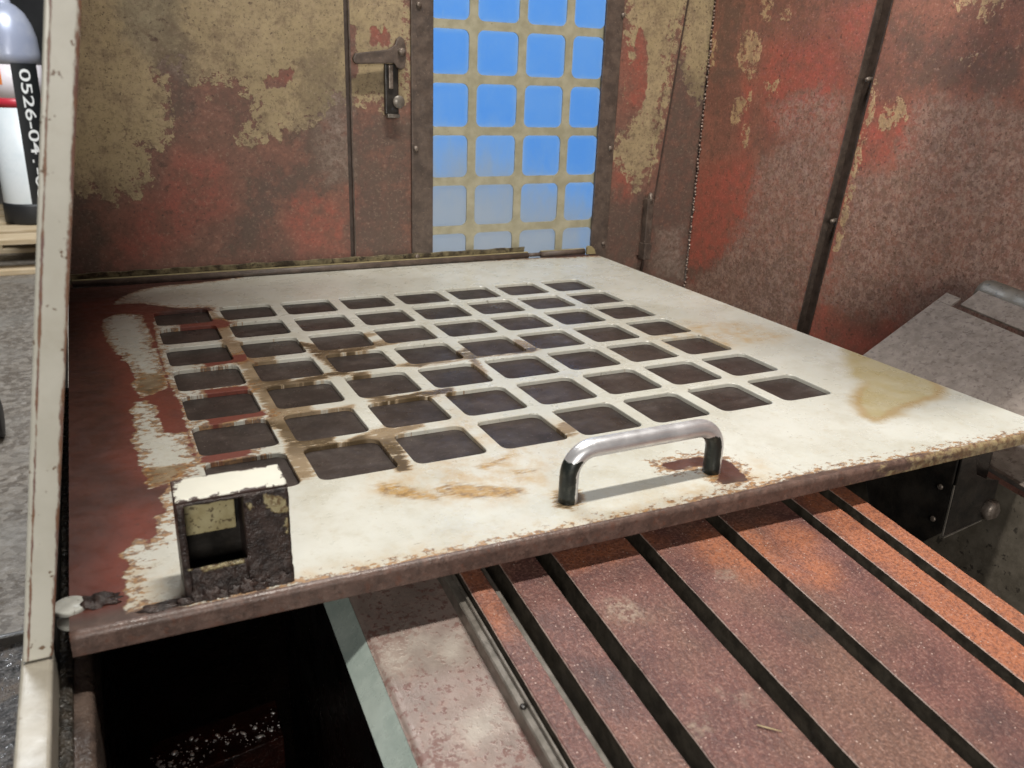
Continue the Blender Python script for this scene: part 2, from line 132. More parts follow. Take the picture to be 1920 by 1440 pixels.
def tube(bm, path, r, n=16, caps=True):
    P = [Vector(p) for p in path]; R = r if isinstance(r, (list, tuple)) else [r]*len(P); rings = []
    up = None
    for i, p in enumerate(P):
        t = (P[min(i+1, len(P)-1)]-P[max(i-1, 0)]).normalized()
        if up is None: up = Vector((0, 0, 1)) if abs(t.z) < .9 else Vector((0, 1, 0))
        a = t.cross(up).normalized(); b = a.cross(t).normalized(); up = b
        rings.append([bm.verts.new(p+R[i]*(math.cos(k*2*math.pi/n)*a+math.sin(k*2*math.pi/n)*b)) for k in range(n)])
    for i in range(len(P)-1):
        for k in range(n): bm.faces.new((rings[i][k], rings[i][(k+1) % n], rings[i+1][(k+1) % n], rings[i+1][k]))
    if caps: bm.faces.new(rings[0]); bm.faces.new(rings[-1][::-1])
def tube_obj(name, path, r, mat, parent=None, n=16):
    bm = bmesh.new(); tube(bm, path, r, n); return link(name, bm_mesh(name, bm), mat, parent, True)
def prism(name, pts, axis, a, b, mat, parent=None, bev=0):
    """outline pts (2D) extruded along axis (0,1,2) from a to b"""
    def P(p, c): return (c, p[0], p[1]) if axis == 0 else (p[0], c, p[1]) if axis == 1 else (p[0], p[1], c)
    bm = bmesh.new(); A = [bm.verts.new(P(p, a)) for p in pts]; B = [bm.verts.new(P(p, b)) for p in pts]; n = len(pts)
    bm.faces.new(A); bm.faces.new(B[::-1])
    for i in range(n): bm.faces.new((A[i], A[(i+1) % n], B[(i+1) % n], B[i]))
    bmesh.ops.recalc_face_normals(bm, faces=bm.faces)
    if bev: bmesh.ops.bevel(bm, geom=bm.edges[:], offset=bev, segments=2, profile=.6, affect='EDGES')
    return link(name, bm_mesh(name, bm), mat, parent)
def screw(name, loc, r, h, direction, mat, parent, n=14):
    d = Vector(direction); p = Vector(loc)
    return tube_obj(name, [p, p+d*h*.55, p+d*h*.85, p+d*h], [r, r, r*.78, r*.35], mat, parent, n)
def grid_sheet(name, us, vs_, fn, thick, mat, parent, uvattr=None):
    """dense sheet: us x vs_ -> fn(u,v) world point; gives back object and uv array"""
    U, V = np.meshgrid(us, vs_); uv = np.stack([U.ravel(), V.ravel()], 1); nu, nv = len(us), len(vs_)
    P = [fn(u, v) for u, v in uv]
    F = [(j*nu+i, j*nu+i+1, (j+1)*nu+i+1, (j+1)*nu+i) for j in range(nv-1) for i in range(nu-1)]
    me = pydata(name, P, F); o = link(name, me, mat, parent)
    if thick:
        so = o.modifiers.new('thickness', 'SOLIDIFY'); so.thickness = abs(thick); so.offset = -1 if thick > 0 else 1
    return o, uv
def lin(a, b, step): return np.linspace(a, b, max(2, int(round((b-a)/step))+1))
# ------------------------------------------------------------------ materials
def paint_panel():
    m = Mat('worn_cream_paint')
    st = m.vec((28, 110, 1)); st2 = m.vec((60, 60, 60))
    big = m.noise(9, 4, .5)
    c = m.mix(m.rng(big, .35, .7), (.535, .530, .468), (.615, .614, .558))
    c = m.mix(m.mul(m.rng(m.noise(24, 5, .75), .46, .72), .45), c, (.42, .395, .31)); c = m.mix(m.mul(m.rng(m.noise(110, 4, .75), .52, .74), .35), c, (.40, .34, .22))
    ye, _ = m.mask('yellow', .016, .03, 25)
    c = m.mix(m.mul(ye, m.rng(m.noise(1, 6, .7, st2), .38, .72, .1, .75)), c, (.46, .30, .12))
    oi, ov = m.mask('oil', .008, .022, 30)
    rim = m.mul(oi, m.mul(m.rng(ov, .009, .003), m.rng(m.axis(1), .03, -.01)))
    c = m.mix(m.mul(oi, m.rng(m.noise(45, 5, .6), .3, .75, .65, .9)), c, (.36, .29, .125)); c = m.mix(m.mul(rim, .6), c, (.32, .17, .03))
    # grime streaks
    gm = m.rng(m.attr('grime'), -.007, .004)
    gs = m.rng(m.add(m.noise(2.6, 6, .75, st), m.mul(gm, .24)), .54, .74)
    g = m.mul(gm, gs)
    c = m.mix(m.mul(m.rng(g, .0, .5), .7), c, (.33, .195, .070)); c = m.mix(m.mul(m.rng(g, .35, .85), m.rng(m.noise(12, 3), .40, .56, .35, .95)), c, (.075, .050, .024))
    om = m.rng(m.attr('ochre'), -.005, .004); og = m.mul(om, m.rng(m.add(m.noise(3.2, 6, .75, st), m.mul(om, .20)), .52, .72))
    c = m.mix(m.mul(og, .9), c, m.mix(m.rng(m.noise(150, 4, .7), .44, .62), (.42, .25, .075), (.22, .12, .040)))
    # stray scratches and specks
    sp = m.rng(m.noise(330, 3, .55), .70, .75); c = m.mix(m.mul(sp, .8), c, (.12, .075, .035))
    sc = m.mul(m.rng(m.noise(1, 2, .5, m.vec((60, 420, 1), (0, 0, .5))), .73, .77), m.rng(m.noise(14, 3), .52, .62)); c = m.mix(m.mul(sc, .8), c, (.13, .08, .035))
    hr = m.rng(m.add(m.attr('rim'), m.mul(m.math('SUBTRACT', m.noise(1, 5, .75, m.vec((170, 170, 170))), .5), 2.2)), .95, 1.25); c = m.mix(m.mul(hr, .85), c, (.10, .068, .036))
    # bare primer
    ba, bv = m.mask('bare', .0007, .013, 1.0, st)
    halo = m.rng(bv, -.016, .0005, 0, 1, False)
    hs = m.rng(m.add(m.mul(halo, .24), m.noise(1, 5, .75, m.vec((150, 230, 1)))), .655, .70); c = m.mix(m.mul(hs, .85), c, m.mix(m.rng(m.noise(300, 2), .4, .6), (.34, .17, .055), (.15, .075, .04)))
    br = m.rng(m.add(m.attr('bright'), m.mul(m.math('SUBTRACT', m.noise(30, 5), .5), .03)), -.02, .012)
    red = m.mix(m.rng(m.noise(40, 6, .7), .35, .7), (.060, .026, .020), (.098, .040, .030))
    red = m.mix(m.mul(br, .85), red, (.185, .046, .030))
    red = m.mix(m.mul(m.rng(m.noise(330, 4, .7), .55, .75), .6), red, (.03, .02, .016))
    x = m.axis(0); y = m.axis(1)
    red = m.mix(m.rng(y, -.080, -.090), red, m.mix(m.rng(m.noise(120, 4), .4, .7), (.080, .050, .040), (.13, .080, .062)))
    c = m.mix(ba, c, red)
    rough = m.mix(ba, m.rng(m.noise(35, 5), .3, .7, .22, .40), m.rng(m.noise(90, 5), .3, .7, .34, .6))
    m.normal(m.add(m.add(m.mul(m.noise(260, 2, .6), .35), m.mul(m.noise(7, 1, .5), 1.4)), m.mul(ba, -.9)), .40, .0005)
    return m.done(c, rough, 0, .5)
def paint_wall(name='flaking_wall_paint', gain=1.0):
    m = Mat(name); vst = m.vec((70, 70, 34))
    mid = m.noise(70, 6, .7); big = m.noise(11, 5, .65); fine = m.noise(330, 3, .75)
    red = m.mix(m.rng(big, .32, .68), (.150, .078, .060), (.245, .112, .082))
    red = m.mix(m.mul(m.rng(mid, .46, .70), .8), red, (.115, .070, .054))
    red = m.mix(m.mul(m.rng(mid, .48, .30), .55), red, (.27, .135, .095))
    jit = m.add(m.mul(m.math('SUBTRACT', big, .5), .07), m.mul(m.math('SUBTRACT', mid, .5), .045))
    def soft(name, w): return m.rng(m.add(m.attr(name), jit), -w, w)
    br = soft('bright', .014); red = m.mix(m.mul(br, m.rng(mid, .30, .66, 1.0, .55)), red, (.30, .088, .064))
    dk = soft('dark', .013); red = m.mix(m.mul(dk, m.rng(mid, .3, .6, .45, .9)), red, (.100, .070, .058))
    # pale limescale bloom, a fine broken net with drop-shaped rings
    pa = soft('pale', .012); mot = m.rng(m.noise(170, 5, .8), .43, .60)
    vd = m.voro(46); vc = m.voro(46, out='Color'); wob = m.add(vd, m.mul(m.math('SUBTRACT', mid, .5), .9))
    drop = m.mul(m.rng(wob, .34, .26), m.rng(vc, .60, .68)); ring = m.mul(m.mul(m.rng(wob, .50, .36), m.rng(wob, .26, .32)), m.rng(vc, .45, .55))
    c = m.mix(m.mul(pa, m.rng(mid, .3, .7, .25, .55)), red, (.185, .140, .115))
    c = m.mix(m.mul(pa, m.mul(mot, .62)), c, (.32, .255, .215)); c = m.mix(m.mul(m.mul(pa, ring), .22), c, (.38, .31, .26)); c = m.mix(m.mul(m.mul(pa, drop), .5), c, (.120, .088, .075))
    # top coat
    vs2 = m.vec((130, 130, 75)); cr, cv = m.mask('cream', .0009, .026, 1.0, vs2); ba, bv = m.mask('bare', .0009, .020, 1.0, vs2)
    fl = m.rng(m.add(m.noise(115, 6, .78), m.mul(m.rng(cv, -.004, .040), .26)), .505, .535)
    top_ = m.mul(m.mul(cr, m.math('SUBTRACT', 1.0, ba)), fl)
    cc = m.mix(m.rng(big, .35, .7), (.315, .246, .140), (.430, .340, .200))
    cc = m.mix(m.mul(pa, .6), cc, (.225, .205, .145)); cc = m.mix(m.mul(m.rng(mid, .50, .74), .55), cc, (.165, .115, .065)); cc = m.mix(m.mul(dk, .6), cc, (.150, .115, .072))
    edge = m.mul(top_, m.rng(cv, .0035, .0008)); cc = m.mix(m.mul(edge, .35), cc, (.55, .45, .28))
    c = m.mix(top_, c, cc)
    c = m.mix(m.rng(m.add(mid, m.mul(big, .6)), .64, 1.0, .0, .42), c, (.135, .090, .064))
    # blots, pin-prick rust, grit
    blot = m.mul(m.rng(m.noise(85, 3, .6), .63, .70), m.rng(m.noise(16, 2), .42, .58)); c = m.mix(m.mul(blot, .65), c, (.085, .048, .036))
    pin = m.rng(m.noise(260, 2, .55), .62, .69); c = m.mix(m.mul(pin, .7), c, (.070, .042, .032))
    c = m.mix(m.mul(m.rng(fine, .50, .66), .40), c, (.085, .056, .044)); c = m.mix(m.mul(m.rng(fine, .44, .30), .30), c, (.46, .34, .26))
    gl = m.rng(m.noise(700, 1, .5), .79, .83); c = m.mix(m.mul(gl, .55), c, (.70, .64, .58))
    if gain != 1: c = m.mix(1.0, c, (gain*1.08, gain*.93, gain*.88), 'MULTIPLY')
    m.normal(m.add(m.mul(m.noise(330, 3, .75), .8), m.mul(top_, .8)), .5, .0007)
    return m.done(c, m.rng(mid, .3, .7, .40, .62), 0, .45)
def simple(name, c1, c2, scale=60, rough=(.4, .6), metal=0., spec=.5, bump=.3, bscale=300, dist=.0005, specks=None, sscale=260, sthr=.66):
    m = Mat(name); c = m.mix(m.rng(m.noise(scale, 6, .68), .34, .68), c1, c2)
    if specks: c = m.mix(m.mul(m.rng(m.noise(sscale, 4, .65), sthr, sthr+.06), .85), c, specks)
    if bump: m.normal(m.noise(bscale, 4, .65), bump, dist)
    return m.done(c, m.rng(m.noise(scale*1.3, 5), .3, .7, *rough), metal, spec)
def lip_mat():
    m = Mat('rusted_lip'); x = m.axis(0); z = m.axis(2)
    c = m.mix(m.rng(m.noise(90, 6, .7), .35, .68), (.088, .056, .046), (.150, .092, .074))
    c = m.mix(m.mul(m.rng(m.noise(200, 4), .55, .72), .5), c, (.16, .06, .035))
    n = m.noise(1, 6, .75, m.vec((55, 55, 150)))
    k = m.add(m.add(m.rng(x, .18, .50, -.30, .36, False), m.rng(z, -.004, -.014, -.05, .12, False)), m.mul(n, .75))
    pk = m.rng(k, .52, .60); c = m.mix(pk, c, m.mix(m.rng(m.noise(160, 5, .7), .4, .62), (.34, .27, .15), (.16, .095, .05)))
    c = m.mix(m.mul(m.rng(m.noise(300, 3, .7), .5, .66), .5), c, (.05, .032, .026)); c = m.mix(m.mul(m.rng(m.noise(240, 3, .7), .48, .34), .35), c, (.24, .16, .13)); m.normal(m.noise(300, 3, .75), .6, .0008)
    return m.done(c, m.rng(m.noise(70, 5), .3, .7, .30, .5), 0, .55)
def pane_mat(name, tint, dust, trans):
    m = Mat(name); n = m.n
    dustf = m.add(m.rng(m.noise(26, 6, .7), .30, .80, .45, .85), m.mul(m.rng(m.noise(520, 3, .6), .66, .72), .5))
    col = m.mix(m.rng(m.noise(30, 5, .7), .35, .75), dust, tuple(a*1.12+.004 for a in dust)); col = m.mix(m.mul(m.rng(m.noise(420, 2, .6), .52, .68), .4), col, tuple(a*1.7 for a in dust)); col = m.mix(m.rng(m.noise(600, 2, .5), .72, .75), col, (.45, .42, .38))
    oi_ = n.new('ShaderNodeObjectInfo').outputs['Random']; col = m.mix(m.rng(oi_, 0, 1, .0, .55, False), col, (.060, .048, .044)); sm = m.rng(m.noise(1, 4, .65, m.vec((22, 60, 22))), .52, .72); col = m.mix(m.mul(sm, .5), col, (.20, .165, .150))
    m.done(col, m.rng(m.noise(40, 5), .3, .7, .26, .44), 0, .5)
    tr = n.new('ShaderNodeBsdfTransparent'); tr.inputs[0].default_value = (*tint, 1)
    mx = n.new('ShaderNodeMixShader'); m._in(mx.inputs[0], m.mul(dustf, 1-trans+.0)); m.t.links.new(tr.outputs[0], mx.inputs[1]); m.t.links.new(m.b.outputs[0], mx.inputs[2])
    m.t.links.new(mx.outputs[0], m.out.inputs[0]); return m.m
def blue_mat():
    m = Mat('frosted_blue_pane'); n = m.n
    x = m.axis(0); z = m.axis(2)
    k = m.add(m.add(m.rng(z, .19, .02, -.05, .9, False), m.rng(x, .42, .57, .12, -.30, False)), m.mul(m.math('SUBTRACT', m.noise(1, 6, .7, m.vec((50, 50, 22))), .5), .7))
    dust = m.rng(k, .05, .85)
    c = m.mix(dust, (.36, .625, .985), (.80, .845, .90)); c = m.mix(m.mul(m.rng(m.noise(1, 5, .7, m.vec((160, 160, 40))), .58, .74), .22), c, (.74, .81, .92))
    tc = n.new('ShaderNodeTexCoord').outputs['Generated']; sx = n.new('ShaderNodeSeparateXYZ'); m._in(sx.inputs[0], tc)
    ed = m.math('MAXIMUM', m.math('ABSOLUTE', m.math('SUBTRACT', sx.outputs[0], .5)), m.math('ABSOLUTE', m.math('SUBTRACT', sx.outputs[2], .5)))
    rimf = m.rng(m.add(ed, m.mul(m.math('SUBTRACT', m.noise(90, 4, .7), .5), .16)), .33, .46); c = m.mix(m.mul(rimf, .38), c, (.72, .80, .90))
    hz = m.rng(m.noise(14, 5, .7), .36, .66); c = m.mix(m.mul(hz, .22), c, (.60, .76, .95))
    tl = n.new('ShaderNodeBsdfTranslucent'); m._in(tl.inputs[0], c)
    m.done(m.mix(dust, (.02, .05, .12), (.16, .165, .16)), .45, 0, .3)
    mx = n.new('ShaderNodeMixShader'); m._in(mx.inputs[0], m.rng(dust, 0, 1, .06, .26)); m.t.links.new(tl.outputs[0], mx.inputs[1]); m.t.links.new(m.b.outputs[0], mx.inputs[2]); m.t.links.new(mx.outputs[0], m.out.inputs[0])
    return m.m
def table_mat():
    m = Mat('rusty_cast_iron')
    mid = m.noise(42, 6, .72); g1 = m.noise(620, 2, .7); g2 = m.noise(1000, 1, .5)
    c = m.mix(m.rng(mid, .32, .66), (.108, .047, .043), (.185, .080, .066))
    c = m.mix(m.mul(m.rng(m.noise(9, 3), .45, .62), .5), c, (.20, .115, .075))
    o, _ = m.mask('orange', .012, .035, 40); c = m.mix(m.mul(o, m.rng(m.noise(300, 5, .7), .28, .62, .45, .95)), c, (.40, .14, .065))
    c = m.mix(m.mul(m.rng(g1, .50, .62), .55), c, (.075, .038, .033)); c = m.mix(m.mul(m.rng(g1, .46, .34), .45), c, (.36, .21, .165))
    b, _ = m.mask('black', .010, .02, 60); c = m.mix(m.mul(b, .5), c, (.050, .038, .040))
    p, _ = m.mask('pale', .004, .012, 120); c = m.mix(m.mul(p, m.rng(m.noise(260, 5, .7), .4, .65, .0, .75)), c, (.34, .26, .20))
    wr = m.rng(m.add(m.attr('wear'), m.mul(m.math('SUBTRACT', m.noise(220, 3, .7), .5), .9)), .55, .85); c = m.mix(m.mul(wr, .7), c, (.42, .33, .29))
    gl = m.mul(m.rng(m.voro(640), .30, .18), m.rng(m.voro(640, out='Color'), .80, .84)); c = m.mix(m.mul(gl, .8), c, (.80, .62, .54))
    m.normal(m.add(g1, m.mul(m.noise(160, 2), .4)), .7, .0007)
    return m.done(c, m.mix(gl, .50, .28), m.mul(gl, .4), .5)
def slab_mat():
    m = Mat('stained_slide_steel')
    c = m.mix(m.rng(m.noise(28, 6, .62), .36, .66), (.215, .166, .146), (.305, .235, .206)); c = m.mix(m.rng(m.noise(90, 5, .7), .5, .75), c, (.30, .205, .175))
    r, _ = m.mask('rust', .010, .03, 60)
    rs = m.rng(m.add(m.noise(270, 4, .75), m.add(m.mul(r, .12), m.mul(m.noise(30, 3), .14))), .60, .70); c = m.mix(m.mul(rs, .75), c, (.145, .058, .046))
    p, _ = m.mask('pale', .012, .03, 60); c = m.mix(m.mul(p, .6), c, (.50, .46, .40))
    m.normal(m.add(m.noise(500, 4, .6), m.mul(rs, .6)), .3, .0005)
    return m.done(c, m.rng(m.noise(60, 5), .3, .7, .30, .48), .15, .5)
def post_mat():
    m = Mat('post_enamel'); c = m.mix(m.rng(m.noise(30, 5), .35, .7), (.60, .58, .50), (.68, .66, .58))
    c = m.mix(m.mul(m.rng(m.noise(55, 6, .7), .5, .8), .3), c, (.42, .35, .24))
    e = m.rng(m.add(m.attr('edge'), m.mul(m.math('SUBTRACT', m.noise(1, 6, .75, m.vec((200, 200, 60))), .5), 1.4)), .34, .58)
    c = m.mix(m.mul(e, .9), c, m.mix(m.rng(m.noise(120, 4), .4, .65), (.22, .085, .035), (.17, .065, .055)))
    sp = m.rng(m.noise(190, 4, .6), .655, .69); c = m.mix(m.mul(sp, .9), c, (.15, .075, .03))
    m.normal(m.add(m.mul(e, -1), m.mul(m.noise(400, 3), .2)), .35, .0005)
    return m.done(c, .32, 0, .5)
def handle_mat():
    m = Mat('chrome_handle_with_black_paint')
    v = m.add(m.attr('black'), m.mul(m.math('SUBTRACT', m.noise(260, 6, .75), .5), .55)); k = m.rng(v, -.03, .03)
    c = m.mix(k, m.mix(m.rng(m.noise(90, 5), .4, .7), (.66, .66, .68), (.80, .80, .82)), m.mix(m.rng(m.noise(240, 5, .7), .5, .75), (.012, .016, .015), (.05, .055, .045)))
    m.normal(m.add(m.mul(k, .6), m.mul(m.noise(380, 4, .7), .3)), .22, .0004)
    return m.done(c, m.mix(k, m.rng(m.noise(70, 5), .3, .7, .34, .48), .33), m.mul(m.math('SUBTRACT', 1.0, k), .75), .5)
def crust_mat():
    m = Mat('oily_crust'); c = m.mix(m.rng(m.noise(110, 7, .75), .35, .68), (.018, .012, .011), (.062, .040, .034))
    c = m.mix(m.mul(m.rng(m.noise(260, 4, .7), .60, .72), .6), c, (.10, .065, .05))
    v = m.add(m.attr('cream'), m.mul(m.math('SUBTRACT', m.noise(190, 6, .72), .5), .007)); k = m.rng(v, -.0005, .0005); c = m.mix(k, c, m.mix(m.rng(m.noise(300, 4), .45, .62), (.40, .34, .19), (.18, .12, .055)))
    m.normal(m.add(m.noise(150, 7, .78), m.mul(k, .3)), .9, .0022); return m.done(c, m.rng(m.noise(90, 5), .3, .7, .28, .55), 0, .5)
def chip_paint(name, base, under, thr=.60, scale=150):
    m = Mat(name); k = m.rng(m.add(m.attr('edge'), m.noise(scale, 7, .72)), thr, thr+.03)
    c = m.mix(k, m.mix(m.rng(m.noise(40, 4), .3, .7), base, tuple(a*1.1 for a in base)), under); m.normal(m.mul(k, -1), .5, .0006); return m.done(c, .32, 0, .5)
def plain(name, c, rough=.5, metal=0.): m = Mat(name); return m.done(c, rough, metal)
def floor_mat():
    m = Mat('ground_concrete'); v = m.voro(60, out='Color'); c = m.mix(m.rng(v, .2, .85), (.095, .078, .062), (.19, .165, .138))
    c = m.mix(m.mul(m.rng(m.noise(70, 5, .7), .52, .7), .6), c, (.31, .285, .26)); c = m.mix(m.rng(m.noise(3, 4), .45, .75), c, (.20, .185, .165))
    m.normal(m.noise(90, 5, .7), .5, .003); return m.done(c, m.rng(m.noise(60), .3, .7, .25, .6), 0, .5)
def swarf_mat():
    m = Mat('oily_swarf'); c = m.mix(m.rng(m.noise(220, 6, .75), .38, .66), (.035, .032, .032), (.20, .185, .175)); c = m.mix(m.rng(m.noise(40, 5, .7), .48, .66), c, (.20, .155, .12))
    gl = m.rng(m.noise(420, 2, .5), .62, .68); c = m.mix(gl, c, (.55, .55, .56)); m.normal(m.noise(260, 6, .8), 1.0, .003); return m.done(c, m.mix(gl, .4, .15), m.mul(gl, .9), .6)
def wood_mat():
    m = Mat('pallet_wood'); c = m.mix(m.rng(m.noise(1, 5, .6, m.vec((6, 60, 60))), .35, .7), (.46, .34, .20), (.62, .50, .34)); return m.done(c, .7)
PAINT, WALL, LIP = paint_panel(), paint_wall(), lip_mat()
RWALL = paint_wall('brightened_side_wall_paint', 1.45)  # same wall paint made brighter to offset weak light there, and redder
PANE = pane_mat('smoked_dusty_pane', (.42, .28, .22), (.100, .080, .072), .16)
BLUE, TABLE, SLAB, POST, CHROME, CRUST = blue_mat(), table_mat(), slab_mat(), post_mat(), handle_mat(), crust_mat()
BROWN = simple('oiled_brown_steel', (.060, .044, .036), (.120, .088, .070), 80, (.38, .6), specks=(.20, .15, .12), sscale=420, sthr=.64)
OLIVE = simple('olive_stained_cream', (.235, .195, .10), (.34, .285, .155), 60, (.4, .6), specks=(.08, .055, .03), sscale=240, sthr=.68)
DARK = simple('black_oily_steel', (.010, .009, .008), (.028, .023, .019), 60, (.3, .5), bump=.5)
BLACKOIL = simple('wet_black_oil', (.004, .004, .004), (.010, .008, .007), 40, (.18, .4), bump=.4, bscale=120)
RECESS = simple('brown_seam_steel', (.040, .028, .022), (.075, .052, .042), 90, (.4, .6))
SLOTM = simple('dark_slot_iron', (.030, .024, .017), (.085, .070, .052), 110, (.45, .65), bump=.5)
GREYM = simple('grey_machined_steel', (.15, .135, .115), (.23, .205, .18), 120, (.28, .45), .35, bump=.25, specks=(.09, .06, .045))
GREEN = simple('grey_green_way_steel', (.40, .48, .44), (.54, .62, .57), 50, (.22, .34), .35, bump=.12, bscale=240)
COVER = simple('mottled_cover_plate', (.17, .136, .112), (.25, .208, .178), 120, (.42, .6), specks=(.12, .09, .075), sscale=210, sthr=.56)
SKIRT = simple('brown_tray_steel', (.085, .072, .055), (.14, .12, .095), 60, (.4, .6), specks=(.03, .025, .02), sscale=130, sthr=.6)
BOLT = simple('dull_bolt_steel', (.14, .11, .09), (.24, .20, .17), 300, (.35, .5), .5)
PLASTIC = simple('milky_nylon', (.40, .40, .36), (.55, .55, .50), 120, (.3, .5), bump=.2, specks=(.10, .07, .05), sscale=300, sthr=.6)
def wt(o):
    if o.parent is None: return o.location.copy()
    return wt(o.parent)+o.matrix_parent_inverse.translation+o.location
top = wt
# ================================================================== setting: hall floor
fl = pydata('workshop_floor', [(-6, -2, -.65), (6, -2, -.65), (6, 9, -.65), (-6, 9, -.65)], [(0, 1, 2, 3)])
tag(link('workshop_floor', fl, floor_mat()), kind='structure')
hb = pydata('hall_back_wall', [(-6, 6.5, -.65), (6, 6.5, -.65), (6, 6.5, 3.5), (-6, 6.5, 3.5)], [(0, 1, 2, 3)]); tag(link('hall_back_wall', hb, simple('dark_hall_wall', (.015, .016, .018), (.03, .03, .032), 2, (.5, .7), bump=0)), kind='structure')
# ================================================================== hinged cover panel
X0, X1, YB = -.067, .575, .537
def yf(x): return -.0930-.022*(x+.067)
HOLE, RAD, PITCH = .0245, .0065, .06
tt = [-1, -.95, -.89, -.82, -.74, -.6, -.4, -.2, 0, .2, .4, .6, .74, .82, .89, .95, 1]
def panel_sheet():
    bm = bmesh.new()
    gx = sorted({round(i*PITCH+PITCH/2*(1+t), 6) for i in range(8) for t in tt}); gy = sorted({round(j*PITCH+PITCH/2*(1+t), 6) for j in range(7) for t in tt})
    lx = list(lin(X0, 0, .003)); rx = list(lin(.48, X1, .003)); by = list(lin(.42, YB, .003)); fr = list(lin(0, 1, .034))
    def patch(xs, ys, f=None):
        V = [[bm.verts.new((x, (y if f is None else y*yf(x)), 0)) for x in xs] for y in ys]
        for j in range(len(ys)-1):
            for i in range(len(xs)-1):
                q = (V[j][i], V[j][i+1], V[j+1][i+1], V[j+1][i]); bm.faces.new(q if f is None else q[::-1])
    patch(lx, gy); patch(rx, gy)
    for xs in (lx, gx, rx): patch(xs, by); patch(xs, fr, True)
    for i in range(8):
        for j in range(7):
            cx, cy = (i+.5)*PITCH, (j+.5)*PITCH
            ring = [(t, -1) for t in tt[:-1]]+[(1, t) for t in tt[:-1]]+[(-t, 1) for t in tt[:-1]]+[(-1, -t) for t in tt[:-1]]
            def hole(p):
                a, b = p[0]*HOLE, p[1]*HOLE; k = HOLE-RAD; qa, qb = max(-k, min(k, a)), max(-k, min(k, b)); va, vb = a-qa, b-qb; L = math.hypot(va, vb)
                if L > 1e-9: va, vb = va*RAD/L, vb*RAD/L
                return qa+va, qb+vb
            rings = []
            for s, dz in ((1, 0), (.5, 0), (.06, 0), (0, -.0005), (0, -.0032)):
                r = []
                for p in ring:
                    h = hole(p); o = (p[0]*PITCH/2, p[1]*PITCH/2); r.append(bm.verts.new((cx+h[0]+(o[0]-h[0])*s, cy+h[1]+(o[1]-h[1])*s, dz)))
                rings.append(r)
            for k in range(4):
                for q in range(64): bm.faces.new((rings[k][q], rings[k][(q+1) % 64], rings[k+1][(q+1) % 64], rings[k+1][q]))
    bmesh.ops.remove_doubles(bm, verts=bm.verts[:], dist=2e-5)
    me = bpy.data.meshes.new('cover_sheet'); bm.to_mesh(me); bm.free(); return me
pan = tag(empty('cover_panel', (0.25, -.1, 0)), 'worn cream steel panel with square windows and a chrome handle, lying flat', 'machine panel')
me = panel_sheet(); v = verts_np(me)
layers(me, v[:, :2], 'panel', ['bare', 'bright', 'grime', 'ochre', 'oil', 'yellow'], [('bare', 'hold')])
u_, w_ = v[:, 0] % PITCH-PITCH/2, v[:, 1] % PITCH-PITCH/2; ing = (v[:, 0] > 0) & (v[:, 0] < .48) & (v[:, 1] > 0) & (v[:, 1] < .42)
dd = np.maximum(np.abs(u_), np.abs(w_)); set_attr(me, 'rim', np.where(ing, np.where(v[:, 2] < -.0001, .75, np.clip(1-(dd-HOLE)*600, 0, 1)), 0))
tag(link('cover_sheet', me, PAINT, pan), 'cream painted sheet worn to red primer along its left side')
# rolled front lip
xs = lin(X0, X1, .004); prof = [(0, 0)]+[(-.0030*math.sin(a), -.0030*(1-math.cos(a))) for a in np.linspace(.15, math.pi/2, 7)]
V = []; F = []
for x in xs:
    drop = .0116-.0045*max(0, (x-.22)/.355)
    for (dy, dz) in prof+[(-.0030, -.0034), (-.0030, -drop+.0010), (-.0030, -drop+.0004), (-.0026, -drop), (-.0016, -drop), (-.0012, -.0035)]: V.append((x, yf(x)+dy, dz+.0))
n = len(prof)+6
for i in range(len(xs)-1):
    for k in range(n-1): F.append((i*n+k, i*n+k+1, (i+1)*n+k+1, (i+1)*n+k))
F += [tuple(range(n))[::-1], tuple(range((len(xs)-1)*n, len(xs)*n))]
tag(link('front_lip', pydata('front_lip', V, F), LIP, pan, True), 'rolled front edge rusted brown with leftover cream paint towards the right')
prism('side_flange', [(-.105, -.0002), (YB, -.0002), (YB, -.006), (-.105, -.0068)], 0, X1-.0016, X1, LIP, pan)
prism('side_flange', [(-.092, -.0002), (YB, -.0002), (YB, -.006), (-.092, -.006)], 0, X0, X0+.0016, LIP, pan)
# smoked panes, one behind each opening
bm = bmesh.new(); bbox(bm, -.0295, .0295, -.0295, .0295, -.0062, -.0034, .0003, 1); pane_me = bm_mesh('pane', bm); pane_me.materials.append(PANE)
for j in range(7):
    for i in range(8):
        o = bpy.data.objects.new('pane', pane_me); COL.objects.link(o); o.parent = pan; o.matrix_parent_inverse = Matrix.Translation(-pan.location); o.location = ((i+.5)*PITCH, (j+.5)*PITCH, 0)
# bow handle
def bow(xa, xb, y, h, r):
    p = [(xa, y, -.001), (xa, y, .004), (xa, y, h-.016)]
    p += [(xa+.015*(1-math.cos(a)), y, h-.015+.015*math.sin(a)) for a in np.linspace(.15, math.pi/2, 9)]
    p += [(xa+(xb-xa)*k, y, h) for k in (.25, .4, .5, .6, .75)]
    p += [(xb-.015*(1-math.cos(a)), y, h-.015+.015*math.sin(a)) for a in np.linspace(math.pi/2, .15, 9)]
    return p+[(xb, y, h-.016), (xb, y, .004), (xb, y, -.001)]
o = tube_obj('handle', bow(.1885, .2915, -.0715, .0315, .0056), .0056, CHROME, pan, 28); me = o.data
v = verts_np(me); nn = np.array([list(a.normal) for a in me.vertices])
leg = np.clip((.0265-v[:, 2])/.006, -1, 1); side = nn[:, 0]*-1.0+nn[:, 1]*-.35-.05
set_attr(me, 'black', np.minimum(side, leg*.6)); tag(o, 'bent chrome bar with black paint left on its feet')
